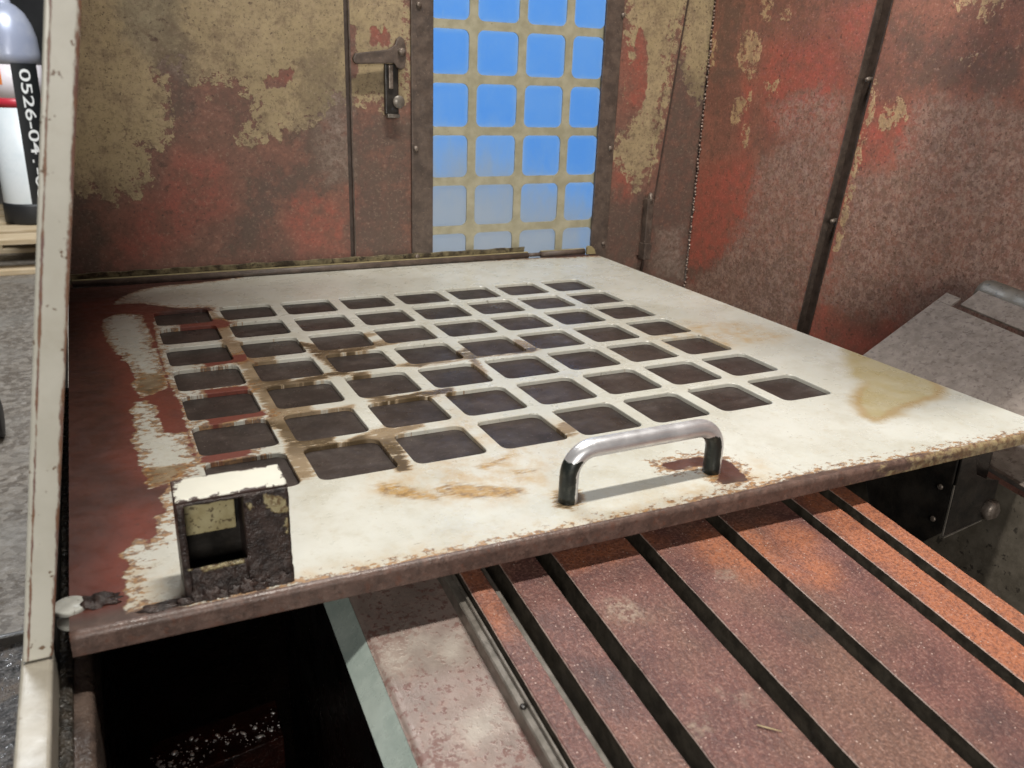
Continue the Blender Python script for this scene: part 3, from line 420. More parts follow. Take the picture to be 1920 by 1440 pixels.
# lock housing welded on the front left
lk = link('lock_housing', bm_mesh('lock_housing', (lambda b: (bbox(b, -.0195, -.0172, -.0865, -.0665, .0002, .0480, .0004), b)[1])(bmesh.new())), CRUST, pan)
def crust_plate(name, rects, y, d, parent, cream=()):
    bm = bmesh.new()
    for (x0, x1, z0, z1) in rects:
        nx, nz = max(2, int((x1-x0)/.0014)), max(2, int((z1-z0)/.0014))
        V = [[bm.verts.new((x0+(x1-x0)*i/nx, y, z0+(z1-z0)*k/nz)) for i in range(nx+1)] for k in range(nz+1)]
        for k in range(nz):
            for i in range(nx): bm.faces.new((V[k][i], V[k][i+1], V[k+1][i+1], V[k+1][i]))
    bmesh.ops.remove_doubles(bm, verts=bm.verts[:], dist=3e-4)
    for q in bm.verts:
        a = max(0, (.016-q.co.z)/.016); q.co.y += -.0011*rng.random()*(.25+a)-.0016*a*(.5+.5*math.sin(q.co.x*900+3*math.sin(q.co.z*700)))-.0004*math.sin(q.co.x*1700+q.co.z*2100)*(.3+a)
    me = bm_mesh(name, bm); o = link(name, me, CRUST, parent, True); so = o.modifiers.new('thickness', 'SOLIDIFY'); so.thickness = d; so.offset = 1
    v = verts_np(me)[:, [0, 2]]; set_attr(me, 'cream', layer(v, cream)); return o
o = crust_plate('face_plate', [(-.0195, -.0165, .0005, .0485), (-.0165, .0085, .0005, .0158), (-.0165, .0085, .0475, .0485), (.0085, .0285, .0005, .0485)], -.0880, .0016, lk,
  [[(.0175, .0470), (.0225, .0455), (.0245, .0440), (.0275, .0425), (.0280, .0330), (.0255, .0355), (.0225, .0365), (.0185, .0400)], [(.0100, .0450), (.0125, .0440), (.0140, .0395), (.0120, .0390), (.0100, .0405)], [(.0262, .0330), (.0282, .0330), (.0280, .0235), (.0262, .0250)], [(-.0170, .0160), (.0080, .0160), (.0080, .0142), (-.0100, .0140)]])
for p in o.data.polygons: pass
tag(o, 'front plate caked with dark crust around a square opening')
bm = bmesh.new(); bbox(bm, -.0197, .0287, -.0882, -.0665, .0482, .0500, .0007); me = bm_mesh('top_plate', bm)
bm = bmesh.new(); bm.from_mesh(me); bmesh.ops.subdivide_edges(bm, edges=bm.edges[:], cuts=10, use_grid_fill=True); bm.to_mesh(me); bm.free()
v = verts_np(me); e = np.minimum(np.minimum(v[:, 0]+.0197, .0287-v[:, 0]), np.minimum(v[:, 1]+.0882, -.0665-v[:, 1])); set_attr(me, 'edge', np.clip(.13-e*60, -.12, .16)+(v[:, 2] < .0492)*.5)
tag(link('top_plate', me, chip_paint('chipped_cream', (.70, .69, .60), (.07, .042, .036), .58), lk), 'cream painted lid with chipped edges')
box('side_plate', .0268, .0287, -.0864, -.0665, .0002, .0480, CRUST, lk, .0004); box('rear_plate', -.0170, .0266, -.0685, -.0667, .0002, .0480, DARK, lk, .0003)
box('divider', .0087, .0105, -.0862, -.0690, .0004, .0478, CRUST, lk, .0003)
box('bolt_tongue', -.0160, .0060, -.0790, -.0690, .0270, .0425, simple('tongue_paint', (.30, .25, .125), (.40, .35, .20), 90, (.4, .6), specks=(.07, .045, .02), sscale=330, sthr=.56), lk, .0008)
for nm in ('lock_housing', 'side_plate', 'divider'):
    for q in [x for x in bpy.data.objects if x.name.split('.')[0] == nm]: set_attr(q.data, 'cream', [-.05]*len(q.data.vertices))
# crust lumps at the foot of the housing
def lump(name, loc, sx, sy, sz, mat, parent, seed, sub=3, amp=.35):
    bm = bmesh.new(); bmesh.ops.create_icosphere(bm, subdivisions=sub, radius=1); r = np.random.default_rng(seed); ph = r.uniform(0, 6, 9); fr_ = r.uniform(2, 7, 9)
    for q in bm.verts:
        d = q.co.normalized(); k = 1+amp*sum(math.sin(fr_[a]*d[a % 3]*1.7+ph[a]+d[(a+1) % 3]*fr_[a-1]) for a in range(9))/4
        q.co = Vector((loc[0]+d.x*sx*k, loc[1]+d.y*sy*k, max(loc[2]-.0005, loc[2]+d.z*sz*k)))
    me = bm_mesh(name, bm); set_attr(me, 'cream', [-.05]*len(me.vertices)); return link(name, me, mat, parent, True)
for k in range(9): lump('grease_crust', (-.0200+.0055*k, -.0905+.0004*math.sin(k*2), .0003), .0046, .0022, .0026+.0012*(k % 3), CRUST, lk, 40+k)
lump('grease_crust', (-.030, -.0895, .0001), .010, .0030, .0014, CRUST, lk, 77)
lump('grease_crust', (-.0545, -.0745, .0002), .0080, .0050, .0030, CRUST, pan, 78, amp=.5)
# nylon rollers at the left corner
for k, (z, r) in enumerate(((.0006, .0070), (-.0070, .0062))): tube_obj('roller_disc', [(-.0665, -.0745, z-.0012), (-.0665, -.0745, z-.0008), (-.0665, -.0745, z+.0008), (-.0665, -.0745, z+.0012)], [r*.94, r, r, r*.94], PLASTIC, pan, 28)
# hinge along the rear edge
for (a, b) in ((X0+.004, .4745), (.4935, .5605)):
    tube_obj('hinge_barrel', [(a, .5405, .0035), ((a+b)/2, .5405, .0035), (b, .5405, .0035)], .0042, BROWN, pan, 14)
    box('hinge_leaf', a, b, .5390, .5430, .0068, .0080, OLIVE, pan, .0005)
tube_obj('hinge_pin', [(.4745, .5405, .0035), (.4935, .5405, .0035)], .0026, BROWN, pan, 12)
prism('hinge_tab', [(.5605, .001), (.5605, .011), (.563, .0125), (.568, .0115), (.572, .0075), (.5745, .001)], 1, .532, .536, OLIVE, pan, .0004)
# ================================================================== back wall of the enclosure
bw = tag(empty('back_wall', (.33, .55, -.1)), 'flaking red and yellowed steel rear wall with a latch and a blue lit window', 'wall', kind='thing')
ZT = .62
def wall_sheet(name, x0, x1, z0, z1, y, parent, label=None, bow_=0):
    us = lin(x0, x1, .0035); vz = np.concatenate([lin(z0, .36, .0035), lin(.38, z1, .02)])
    o, uv = grid_sheet(name, us, vz, lambda u, w: (u, y, w), 0, WALL, parent); layers(o.data, uv, 'back', ['cream', 'bare', 'bright', 'dark', 'pale'])
    so = o.modifiers.new('thickness', 'SOLIDIFY'); so.thickness = .0015; so.offset = -1
    if label: o['label'] = label
    return o
ds = wall_sheet('door_sheet', -.077, .2392, -.02, ZT, .550, bw, 'large door sheet, yellowed above and red below')
for q in ds.data.vertices:
    if q.co.x < 0: q.co.x += .168*max(0, q.co.z)*(-q.co.x)/.077
vv = verts_np(ds.data); layers(ds.data, vv[:, [0, 2]], 'back', ['cream', 'bare', 'bright', 'dark', 'pale'])
wall_sheet('stile_sheet', .2440, .3175, -.03, ZT, .550, bw, 'narrow strip carrying the latch')
box('wall_backing', .600, .7449, .5560, .5575, -.12, ZT, DARK, bw); box('seam_backing', .232, .252, .5535, .5550, -.03, ZT, RECESS, bw)
prism('seam_edge', [(.2440, .5485), (.2456, .5485), (.2456, .5499), (.2440, .5499)], 2, -.03, ZT, BROWN, bw)
def al(z): return (z-.32)*.098
ss_ = wall_sheet('side_sheet', .596, .6900, -.12, ZT, .550, bw, 'painted strip right of the window with a long red flake')
for q in ss_.data.vertices: q.co.x += al(q.co.z)*(q.co.x-.596)/.094
vv = verts_np(ss_.data); layers(ss_.data, vv[:, [0, 2]], 'back', ['cream', 'bare', 'bright', 'dark', 'pale'])
wall_sheet('corner_sheet', .6480, .7449, -.12, ZT, .5530, bw, 'narrow brown strip beside the weld')
box('frame_strip', .3155, .3425, .5440, .5480, -.03, ZT, BROWN, bw, .0008); box('frame_strip', .5730, .5985, .5440, .5480, -.10, ZT, BROWN, bw, .0008)
for (x, z) in ((.3245, .2965), (.3205, .1395), (.3215, .010), (.3235, .450)): screw('screw', (x, .5441, z), .0034, .0028, (0, -1, 0), BOLT, bw)
for (x, z) in ((.5975, .3010), (.5925, .1390), (.5925, .012), (.5950, .455)): screw('screw', (x, .5441, z), .0030, .0026, (0, -1, 0), BOLT, bw)
# angle iron between the two strips, its lower end cut off
ai, uv = grid_sheet('angle_iron', [0, .0015, .006, .011, .0130], lin(-.008, ZT, .006), lambda u, w: (.6838+al(w)+u, .5500-(.0045 if 0 < u < .0125 else .001)+(.0024 if u > .0125 else 0), w), .001, WALL, bw)
vv = verts_np(ai.data); layers(ai.data, vv[:, [0, 2]]-np.array([.004, 0]), 'back', ['cream', 'bare', 'bright', 'dark', 'pale']); ai['label'] = 'narrow folded edge, its lower end cut off'
gp, uv = grid_sheet('edge_gap_shade', [0, .0036], lin(-.10, ZT, .03), lambda u, w: (.6838+.0128+al(w)+u, .5490, w), .0005, RECESS, bw)  # dark strip painting in the shade of the gap beside the angle iron
box('pivot_bracket', .6530, .6640, .5330, .5435, .010, .072, BROWN, bw, .0015); tube_obj('pivot_pin', [(.6590, .5365, .066), (.6590, .5365, .074), (.6590, .5365, .080)], [.0042, .0042, .002], BOLT, bw, 12)
box('pivot_bracket', .6520, .6640, .5300, .5440, -.012, .011, BROWN, bw, .0012)
# base flange under the door
us = lin(-.075, .47, .004); o, uv = grid_sheet('base_flange', us, [0, .004, .008, .012, .016], lambda u, w: (u, .5460-w*.25+.0004*math.sin(u*210)+.0003*math.sin(u*517), .002+w*.75+.0005*math.sin(u*160+1)), .001, simple('grimy_cream_flange', (.045, .032, .022), (.26, .22, .13), 75, (.4, .6), specks=(.03, .02, .015), sscale=110, sthr=.55), bw)
# perforated window plate
def window_plate():
    bm = bmesh.new(); xb = [.3310, .3962, .4616, .5268, .5920]; zb = [.0393+.06*k for k in range(-1, 9)]
    hx, hz, r = .0054, .0050, .008; yv = .5520
    def arc(x0, x1, z0, z1):
        P = []
        for (cx, cz, a0) in ((x1-r, z1-r, 0), (x0+r, z1-r, 90), (x0+r, z0+r, 180), (x1-r, z0+r, 270)):
            for k in range(6): a = math.radians(a0+k*18); P.append((cx+r*math.cos(a), cz+r*math.sin(a)))
        return P
    holes = []
    for i in range(4):
        for k in range(len(zb)-1):
            x0, x1, z0, z1 = xb[i], xb[i+1], zb[k], zb[k+1]; x0h = max(x0+hx, .341) if i == 0 else x0+hx; x1h = x1-hx if i < 3 else min(x1-hx, .5775)
            H = arc(x0h, x1h, z0+hz, z1-hz); holes.append((x0h, x1h, z0+hz, z1-hz)); O = []
            for (hxp, hzp) in H:
                cx, cz = (x0h+x1h)/2, (z0+z1)/2; fx = (x1-cx)/max(abs(hxp-cx), 1e-9) if hxp > cx else (cx-x0)/max(abs(hxp-cx), 1e-9); fz = ((z1-z0)/2)/max(abs(hzp-cz), 1e-9)
                f = min(fx, fz); O.append((cx+(hxp-cx)*f, cz+(hzp-cz)*f))
            # add exact corners
            def ringv(Pp, y): return [bm.verts.new((p[0], y, p[1])) for p in Pp]
            h0, o0, h1 = ringv(H, yv), ringv(O, yv), ringv(H, yv+.002)
            N_ = len(H)
            for q in range(N_):
                q2 = (q+1) % N_
                bm.faces.new((o0[q], o0[q2], h0[q2], h0[q])); bm.faces.new((h0[q], h0[q2], h1[q2], h1[q]))
                pa, pb = O[q], O[q2]
                if abs(pa[0]-pb[0]) > 1e-6 and abs(pa[1]-pb[1]) > 1e-6:
                    cxn = x1 if (pa[0]+pb[0])/2 > (x0h+x1h)/2 else x0; czn = z1 if (pa[1]+pb[1])/2 > (z0+z1)/2 else z0
                    try: bm.faces.new((o0[q], bm.verts.new((cxn, yv, czn)), o0[q2]))
                    except ValueError: pass
    bmesh.ops.remove_doubles(bm, verts=bm.verts[:], dist=1e-5); return bm_mesh('window_grid', bm), holes
GRIDM = simple('window_grid_paint', (.29, .27, .185), (.39, .365, .265), 60, (.45, .65), specks=(.15, .12, .07), sscale=240, sthr=.68)
wg, holes = window_plate(); wgo = link('window_grid', wg, GRIDM, bw); wgo['label'] = 'dirty cream plate with rounded square openings'
for (x0, x1, z0, z1) in holes: box('pane', x0-.004, x1+.004, .5545, .5565, z0-.004, z1+.004, BLUE, bw, 0)
# latch: lever, slide and thumb knob
la = prism('latch_lever', [(.2440, .2375), (.2445, .2340), (.2470, .2315), (.2800, .2330), (.2910, .2340), (.2950, .2290), (.3000, .2270), (.3040, .2300), (.3055, .2400), (.3050, .2520), (.3030, .2600), (.2985, .2625), (.2945, .2590), (.2925, .2530), (.2850, .2480), (.2600, .2445), (.2465, .2425)], 1, .5330, .5390, BROWN, bw, .0012)
tube_obj('pivot_bolt', [(.2995, .5495, .2460), (.2995, .5330, .2460), (.2995, .5300, .2460), (.2995, .5285, .2460)], [.0045, .0045, .0045, .0028], BOLT, la, 14)
box('latch_slide', .2830, .2990, .5415, .5475, .1780, .2330, DARK, bw, .0012); box('slide_bar', .2865, .2915, .5380, .5420, .2060, .2320, BOLT, bw, .0010)
kn = tube_obj('thumb_knob', [(.2960, .5415, .1925), (.2960, .5360, .1925), (.2960, .5330, .1925), (.2960, .5320, .1925)], [.0030, .0030, .0072, .0066], GREYM, bw, 20)
box('slide_stop', .2845, .2990, .5380, .5470, .1745, .1790, GREYM, bw, .0008)
# ================================================================== unseen sheet and block added above to shade the panel
rl = tag(prism('shade_sheet', [(-.08, -.06), (.02, -.06), (.20, .24), (.08, .31), (-.08, .33)], 2, .622, .624, simple('shade_sheet_paint', (.16, .13, .09), (.24, .19, .12), 30), None), 'unseen sheet added over the left side to shade the panel', 'light blocker', None, 'thing')
sh_ = tag(empty('shade_block', (.58, -.02, .40)), 'unseen dark block added above the right end to shade the panel', 'machine head', None, 'thing')
BLOCKM = simple('shade_block_paint', (.10, .10, .09), (.16, .155, .14), 30)
box('housing', .455, .700, -.070, .055, .44, .80, BLOCKM, sh_, .006); tube_obj('block_nose', [(.58, -.008, .44), (.58, -.008, .415), (.58, -.008, .40)], [.05, .05, .035], BOLT, sh_, 32)
# ================================================================== right wall
rw = tag(empty('right_wall', (.745, .2, -.3)), 'rust red and limescaled steel side wall with a dark vertical seam', 'wall', kind='thing')
def rsheet(name, y0, y1, z0, z1, x, label):
    us = lin(y0, y1, .004); vz = np.concatenate([lin(z0, -.16, .02), lin(-.15, .36, .004), lin(.38, z1, .02)])
    o, uv = grid_sheet(name, us, vz, lambda u, w: (x, u, w), 0, RWALL, rw); layers(o.data, uv, 'right', ['cream', 'bare', 'bright', 'dark', 'pale'])
    so = o.modifiers.new('thickness', 'SOLIDIFY'); so.thickness = .0015; so.offset = 1; o['label'] = label; return o
def seam(z): return .3065-.108*(z+.06)
o1 = rsheet('far_sheet', .3000, .5498, -.30, ZT, .745, 'sheet between the weld and the dark seam'); o2 = rsheet('near_sheet', -.55, .2920, -.30, ZT, .745, 'sheet right of the dark seam')
for o, k in ((o1, 0), (o2, 1)):
    for vv in o.data.vertices:
        y = vv.co.y
        if k == 0 and y < .36: vv.co.y += (seam(vv.co.z)+.0095-.3000)*(.36-y)/.06
        if k == 1 and y > .23: vv.co.y += (seam(vv.co.z)-.0085-.2920)*(y-.23)/.062
    vv = verts_np(o.data); layers(o.data, vv[:, 1:], 'right', ['cream', 'bare', 'bright', 'dark', 'pale'])
def slant(name, d0, d1, x0, x1, mat, bev=0):
    bm = bmesh.new(); bbox(bm, x0, x1, d0, d1, -.30, ZT, bev)
    for q in bm.verts: q.co.y += seam(q.co.z)
    return link(name, bm_mesh(name, bm), mat, rw)
slant('seam_recess', -.014, .016, .7530, .7550, RECESS); slant('flange', -.0100, -.0086, .7440, .7530, RECESS, .0004); slant('flange', .0092, .0106, .7430, .7530, BROWN, .0005)
for z in (.235, .078, -.07, .40): screw('screw', (.7529, seam(z)-.002, z), .0032, .011, (-1, 0, 0), BOLT, rw)
bm = bmesh.new(); r = np.random.default_rng(3)
z = -.12
while z < ZT:
    s = r.uniform(.0012, .0026); bmesh.ops.create_icosphere(bm, subdivisions=1, radius=s, matrix=Matrix.Translation((.7435+r.uniform(-.001, .001), .5485+r.uniform(-.0008, .0008), z))); z += s*r.uniform(1.4, 3.0)
link('weld_bead', bm_mesh('weld_bead', bm), simple('weld_beads', (.16, .09, .07), (.40, .33, .28), 300, (.25, .45), .5), rw, True)
# ================================================================== left wall with its pale front post
lw = tag(empty('left_wall', (-.08, -.09, -.0085)), 'long cream enamelled post with rusty edges, front edge of the left wall', 'post', kind='thing')
def lean(z): return .168*(z+.009)
def leaning(name, x0, x1, y0, y1, z0, z1, mat, bev, cuts=0, attr=False):
    bm = bmesh.new(); bbox(bm, x0, x1, y0, y1, z0, z1, bev, 3)
    if cuts: bmesh.ops.bisect_plane(bm, geom=bm.verts[:]+bm.edges[:]+bm.faces[:], plane_co=((x0+x1)/2, 0, 0), plane_no=(1, 0, 0))
    if attr:
        for f_ in (.08, .14, .18, .22, .28, .75, .84, .92): bmesh.ops.bisect_plane(bm, geom=bm.verts[:]+bm.edges[:]+bm.faces[:], plane_co=(x0+(x1-x0)*f_, 0, 0), plane_no=(1, 0, 0))
    e = np.array([(q.co.x-x0)/(x1-x0) for q in bm.verts])
    for q in bm.verts: q.co.x += lean(q.co.z)
    me = bm_mesh(name, bm)
    if attr: set_attr(me, 'edge', np.clip(.80-np.abs(e-.18)*7, 0, 1)*.8+np.clip((e-.76)*3.0, 0, .60))
    return link(name, me, mat, lw)
leaning('front_post', -.0855, -.0742, -.0965, -.086, -.0084, .62, POST, .0016, 1, True)
leaning('wall_sheet', -.0785, -.0770, -.0855, .549, -.0084, .62, simple('left_wall_paint', (.10, .05, .04), (.18, .10, .07), 30), 0)
# ================================================================== coolant tank: pale rim, brown ledge, black well
tk = tag(empty('coolant_tank', (-.03, -.1, -.28)), 'black oily tank with a pale rounded rim along its left side', 'tank')
bm = bmesh.new(); bbox(bm, -.0864, -.0742, -.62, -.0862, -.060, -.0090, .0024, 4); me = bm_mesh('rim', bm); set_attr(me, 'edge', [0.0]*len(me.vertices)); link('rim', me, simple('grimy_cream_rim', (.27, .245, .20), (.36, .33, .275), 40, (.3, .5), specks=(.12, .08, .05), sscale=240, sthr=.66), tk)
box('rim', -.0858, -.0750, -.0858, .545, -.060, -.0180, DARK, tk, .002)
LEDGE = simple('rusty_ledge', (.05, .036, .030), (.115, .082, .066), 60, (.22, .42), bump=.8, bscale=160, dist=.002, specks=(.34, .31, .28), sscale=380, sthr=.68)
bm = bmesh.new(); bbox(bm, -.0745, -.0612, -.62, -.020, -.075, -.0300, .0040, 4); link('ledge', bm_mesh('ledge', bm), LEDGE, tk, True)
bm = bmesh.new(); bbox(bm, -.0746, -.0690, -.62, .30, -.070, -.0262, .0020, 2); link('ledge', bm_mesh('ledge', bm), simple('swarf_strip', (.012, .011, .009), (.05, .04, .03), 160, (.2, .4), bump=1, bscale=300, dist=.003, specks=(.30, .28, .25), sscale=420, sthr=.66), tk, True)
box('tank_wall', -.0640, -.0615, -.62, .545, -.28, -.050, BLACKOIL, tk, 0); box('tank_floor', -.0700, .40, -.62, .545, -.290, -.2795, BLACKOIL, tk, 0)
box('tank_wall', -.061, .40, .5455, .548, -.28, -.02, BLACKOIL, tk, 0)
# wet chips on a shelf inside the tank
sh = tag(empty('chip_shelf', (0, .05, -.2)), 'wet rusty ledge strewn with glinting chips deep in the dark tank', 'ledge')
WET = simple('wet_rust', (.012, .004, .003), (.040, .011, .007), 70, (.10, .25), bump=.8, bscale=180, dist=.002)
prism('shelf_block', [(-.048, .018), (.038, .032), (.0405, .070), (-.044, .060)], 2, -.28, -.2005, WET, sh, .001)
bm = bmesh.new(); r = np.random.default_rng(11)
for k in range(170):
    x = -.045+.083*r.random()**1.5; y = .022+.012*r.random()*2.4*(1-.3*r.random())+.16*(x+.045); s = .0004+.0016*r.random()**3
    if y > .062+.1*(x+.045): continue
    M_ = Matrix.Translation((x, y, -.2000)) @ Matrix.Rotation(r.uniform(0, 3), 4, 'Z') @ Matrix.Rotation(r.uniform(-.6, .6), 4, 'X') @ Matrix.Diagonal((s*r.uniform(.7, 1.6), s, s*.4, 1)); bmesh.ops.create_icosphere(bm, subdivisions=1, radius=1, matrix=M_)
o = link('metal_chips', bm_mesh('metal_chips', bm), plain('bright_chips', (.97, .96, .94), .24, .5), sh, True); o['kind'] = 'stuff'
# ================================================================== T-slot table
D = Vector((.0234, .9942, .1053)); ORG = Vector((0, -.1, -.025)); NRM = Vector((1, 0, 0)).cross(D).normalized()
def tp(x, s, h=0.): return Vector((x, 0, 0))+ORG+D*s+NRM*h
tb = tag(empty('slotted_table', tuple(tp(.26, -.1, -.06))), 'rusty red brown machine table with long parallel slots', 'machine table')
def tbar(name, x0, x1, h0, h1, s0, s1, mat, parent, dense=False, bev=.0007):
    bm = bmesh.new(); bbox(bm, 0, 1, 0, 1, 0, 1)
    bm.clear(); xs = lin(x0+bev, x1-bev, .003) if dense else np.array([x0+bev, x1-bev]); ss = lin(s0, s1, .006) if dense else np.array([s0, s1])
    cols = [(x0, h0), (x0, h1-bev)]+[(x, h1) for x in xs]+[(x1, h1-bev), (x1, h0)]; R = []
    for s_ in ss: R.append([bm.verts.new(tp(x+(0 if not dense or x0+.001 < x < x1-.001 else .00005*math.sin(s_*160+x*3000)+.00005*math.sin(s_*430+x*900)), s_, h+(0 if not dense or h < h1-1e-9 else .00006*math.sin(x*900+s_*300)))) for x, h in cols])
    for a in range(len(ss)-1):
        for k in range(len(cols)-1): bm.faces.new((R[a][k], R[a][k+1], R[a+1][k+1], R[a+1][k]))
    bm.faces.new(R[0]); bm.faces.new(R[-1][::-1])
    me = bm_mesh(name, bm); o = link(name, me, mat, parent)
    return o, [(x, s_) for s_ in ss for x, h in cols]
for (a, b) in ((.1168, .1292), (.1402, .1622), (.1724, .2209), (.2313, .2790), (.2895, .3400), (.3490, .3725), (.3822, .3958)):
    o, uv = tbar('table_rib', a, b, -.016, 0, -.45, .155, TABLE, tb, True); layers(o.data, np.array(uv), 'table', ['orange', 'black', 'pale']); ux = np.array(uv)[:, 0]; set_attr(o.data, 'wear', np.where((ux < a+.0006) | (ux > b-.0006), 1.0, np.where((ux < a+.0012) | (ux > b-.0012), .35, 0))); o.data.materials.append(SLOTM)
    for p in o.data.polygons:
        if abs(p.normal.dot(NRM)) < .5: p.material_index = 1
tbar('table_body', .1166, .3960, -.05, -.0162, -.45, .155, SLOTM, tb)
o, uv = tbar('slot_ledge', .1293, .1332, -.016, -.0026, -.45, .155, GREYM, tb)
# scale rail clamped to the table side
tbar('guide_rail', .1098, .1162, -.030, -.0042, -.45, .155, GREYM, tb); tbar('rail_lip', .1135, .1150, -.004, -.0018, -.45, .155, GREYM, tb, False, .0003)
screw('screw', tuple(tp(.1118, -.075, -.0042)), .0016, .0012, tuple(NRM), DARK, tb)
bm = bmesh.new(); r = np.random.default_rng(21)
for (a, b) in ((.1332, .1402), (.1622, .1724), (.2209, .2313), (.2790, .2895), (.3400, .3490), (.3725, .3822)):
    for k in range(60):
        s_ = .0006+.0022*r.random()**3; p = tp(a+(b-a)*(.15+.7*r.random()), -.40+.50*r.random(), -.0160+s_*.3)
        bmesh.ops.create_icosphere(bm, subdivisions=1, radius=1, matrix=Matrix.Translation(p) @ Matrix.Rotation(r.uniform(0, 3), 4, 'Z') @ Matrix.Diagonal((s_*r.uniform(.6, 1.8), s_, s_*.7, 1)))
o = link('slot_debris', bm_mesh('slot_debris', bm), simple('slot_dirt', (.030, .022, .016), (.10, .075, .055), 200, (.4, .6)), tb); o['kind'] = 'stuff'
# straw on the table
st = tag(tube_obj('straw_bit', [tuple(tp(.2030, -.1260, .0009)), tuple(tp(.2065, -.1292, .0010)), tuple(tp(.2115, -.1330, .0008))], [.0003, .0004, .0002], plain('straw', (.42, .34, .19), .5), None, 6), 'thin pale straw-like sliver lying on a middle table rib', 'debris')
# ================================================================== slideway beside the table
sl = tag(empty('slideway', (.085, -.1, -.1)), 'stained pinkish grey steel slideway with a green grey polished side', 'slideway')
def sp(x, s, h=0.): return Vector((x, 0, 0))+Vector((0, -.1, -.038))+D*s+NRM*h
cols = [(.0605, -.0012)]+[(.0605+.0016*math.sin(a), -.0012+.0012*(1-math.cos(a))-.0) for a in (.5, 1.0)]+[(x, 0) for x in lin(.0630, .1135, .003)]
V = []; uv = []; ss = lin(-.40, .20, .006)
for s_ in ss:
    for x, h in cols: V.append(sp(x-.0016*s_, s_, h)); uv.append((x, s_))
n = len(cols); F = [(a*n+k, a*n+k+1, (a+1)*n+k+1, (a+1)*n+k) for a in range(len(ss)-1) for k in range(n-1)]
me = pydata('slide_top', V, F); o = link('slide_top', me, SLAB, sl, True); layers(me, np.array(uv), 'slab', ['pale', 'rust'])
V = []; ss = lin(-.40, .20, .02)
for s_ in ss:
    p = sp(.0604-.0016*s_, s_, -.0014); q = p+Vector((-.0106, 0, -.0106)); V += [p, q, Vector((q.x, q.y, q.z-.004)), Vector((.056, q.y, -.2795))]
F = [(a*4+k, (a+1)*4+k, (a+1)*4+k+1, a*4+k+1) for a in range(len(ss)-1) for k in range(1)]; link('slide_chamfer', pydata('slide_chamfer', V, F), GREEN, sl)
F2 = [(a*4+k, (a+1)*4+k, (a+1)*4+k+1, a*4+k+1) for a in range(len(ss)-1) for k in (1, 2)]; link('slide_foot', pydata('slide_foot', V, F2), BLACKOIL, sl)
# ================================================================== sloping way cover at the right
wc = tag(empty('way_cover', (.60, 0, -.1)), 'mottled grey sloping cover plate with a dark slot, beside the right wall', 'cover plate')
A0, B0 = Vector((.5875, .08, -.0039)), Vector((.6848, .08, .0476)); WV = B0-A0; WN = WV.cross(D).normalized(); WN = WN if WN.z > 0 else -WN
def cp(k, s, h=0.): return A0+WV*k+D*(s)+WN*h
def cplate(name, k0, k1, s0, s1, h0, h1, mat, nseg=1):
    bm = bmesh.new(); c = [cp(k, s, h) for h in (h0, h1) for s in (s0, s1) for k in (k0, k1)]; vv = [bm.verts.new(p) for p in c]
    for f in ((0, 1, 3, 2), (4, 6, 7, 5), (0, 4, 5, 1), (2, 3, 7, 6), (0, 2, 6, 4), (1, 5, 7, 3)): bm.faces.new([vv[i] for i in f])
    bmesh.ops.recalc_face_normals(bm, faces=bm.faces); bmesh.ops.bevel(bm, geom=bm.edges[:], offset=.0004, segments=1, affect='EDGES'); return link(name, bm_mesh(name, bm), mat, wc)
cplate('plate', -.31, .875, -.60, 0, -.002, 0, COVER); cplate('plate', .93, 1.16, -.60, -.022, -.002, .0004, COVER); cplate('plate', .875, 1.0, -.0165, 0, -.002, 0, COVER)
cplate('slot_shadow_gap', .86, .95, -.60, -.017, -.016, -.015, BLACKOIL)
cplate('ridge', -.345, -.318, -.60, -.04, -.004, .0016, BROWN)
# rolled tube along the top of the cover
tube_obj('rolled_tube', [tuple(cp(1.24, s, -.011)) for s in (-.6, -.3, -.024, -.018, -.014)], [.0150, .0150, .0150, .013, .007], SKIRT, wc, 28)
bm = bmesh.new(); v4 = [bm.verts.new(p) for p in (Vector((.5495, -.6, -.10)), Vector((.5495, .12, -.024)), Vector((.520, .12, -.28)), Vector((.520, -.6, -.28)))]; bm.faces.new(v4); link('skirt', bm_mesh('skirt', bm), SKIRT, wc)
# ================================================================== black bracket below the panel corner
bk = tag(empty('corner_bracket', (.515, -.08, -.09)), 'black folded bracket with a bolt under the right corner of the panel', 'bracket')
prism('side_cheek', [(-.098, -.012), (-.098, -.074), (-.086, -.088), (-.068, -.096), (-.050, -.095), (-.036, -.086), (-.025, -.060), (-.020, -.012)], 0, .4895, .4915, DARK, bk, .0006)
prism('front_flange', [(.4916, -.014), (.4916, -.0745), (.496, -.0755), (.540, -.0690), (.540, -.040), (.525, -.036), (.512, -.030), (.505, -.014)], 1, -.1, -.0985, DARK, bk, .0004)
box('block', .5000, .5300, -.0980, -.055, -.0680, -.0140, BLACKOIL, bk, .004); box('edge_bead', .4888, .4898, -.1008, -.0995, -.0745, -.034, GREYM, bk, .0003); prism('edge_bead', [(.4905, -.0758), (.4905, -.0772), (.5300, -.0712), (.5300, -.0703)], 1, -.1008, -.0978, GREYM, bk)
tube_obj('bolt', [(.5345, -.0975, -.0620), (.5345, -.1045, -.0620), (.5345, -.1065, -.0620)], [.0082, .0082, .0060], BOLT, bk, 6)
for z in (-.040, -.066): screw('screw', (.4896, -.0900, z), .0022, .0015, (-1, 0, 0), BOLT, bk)
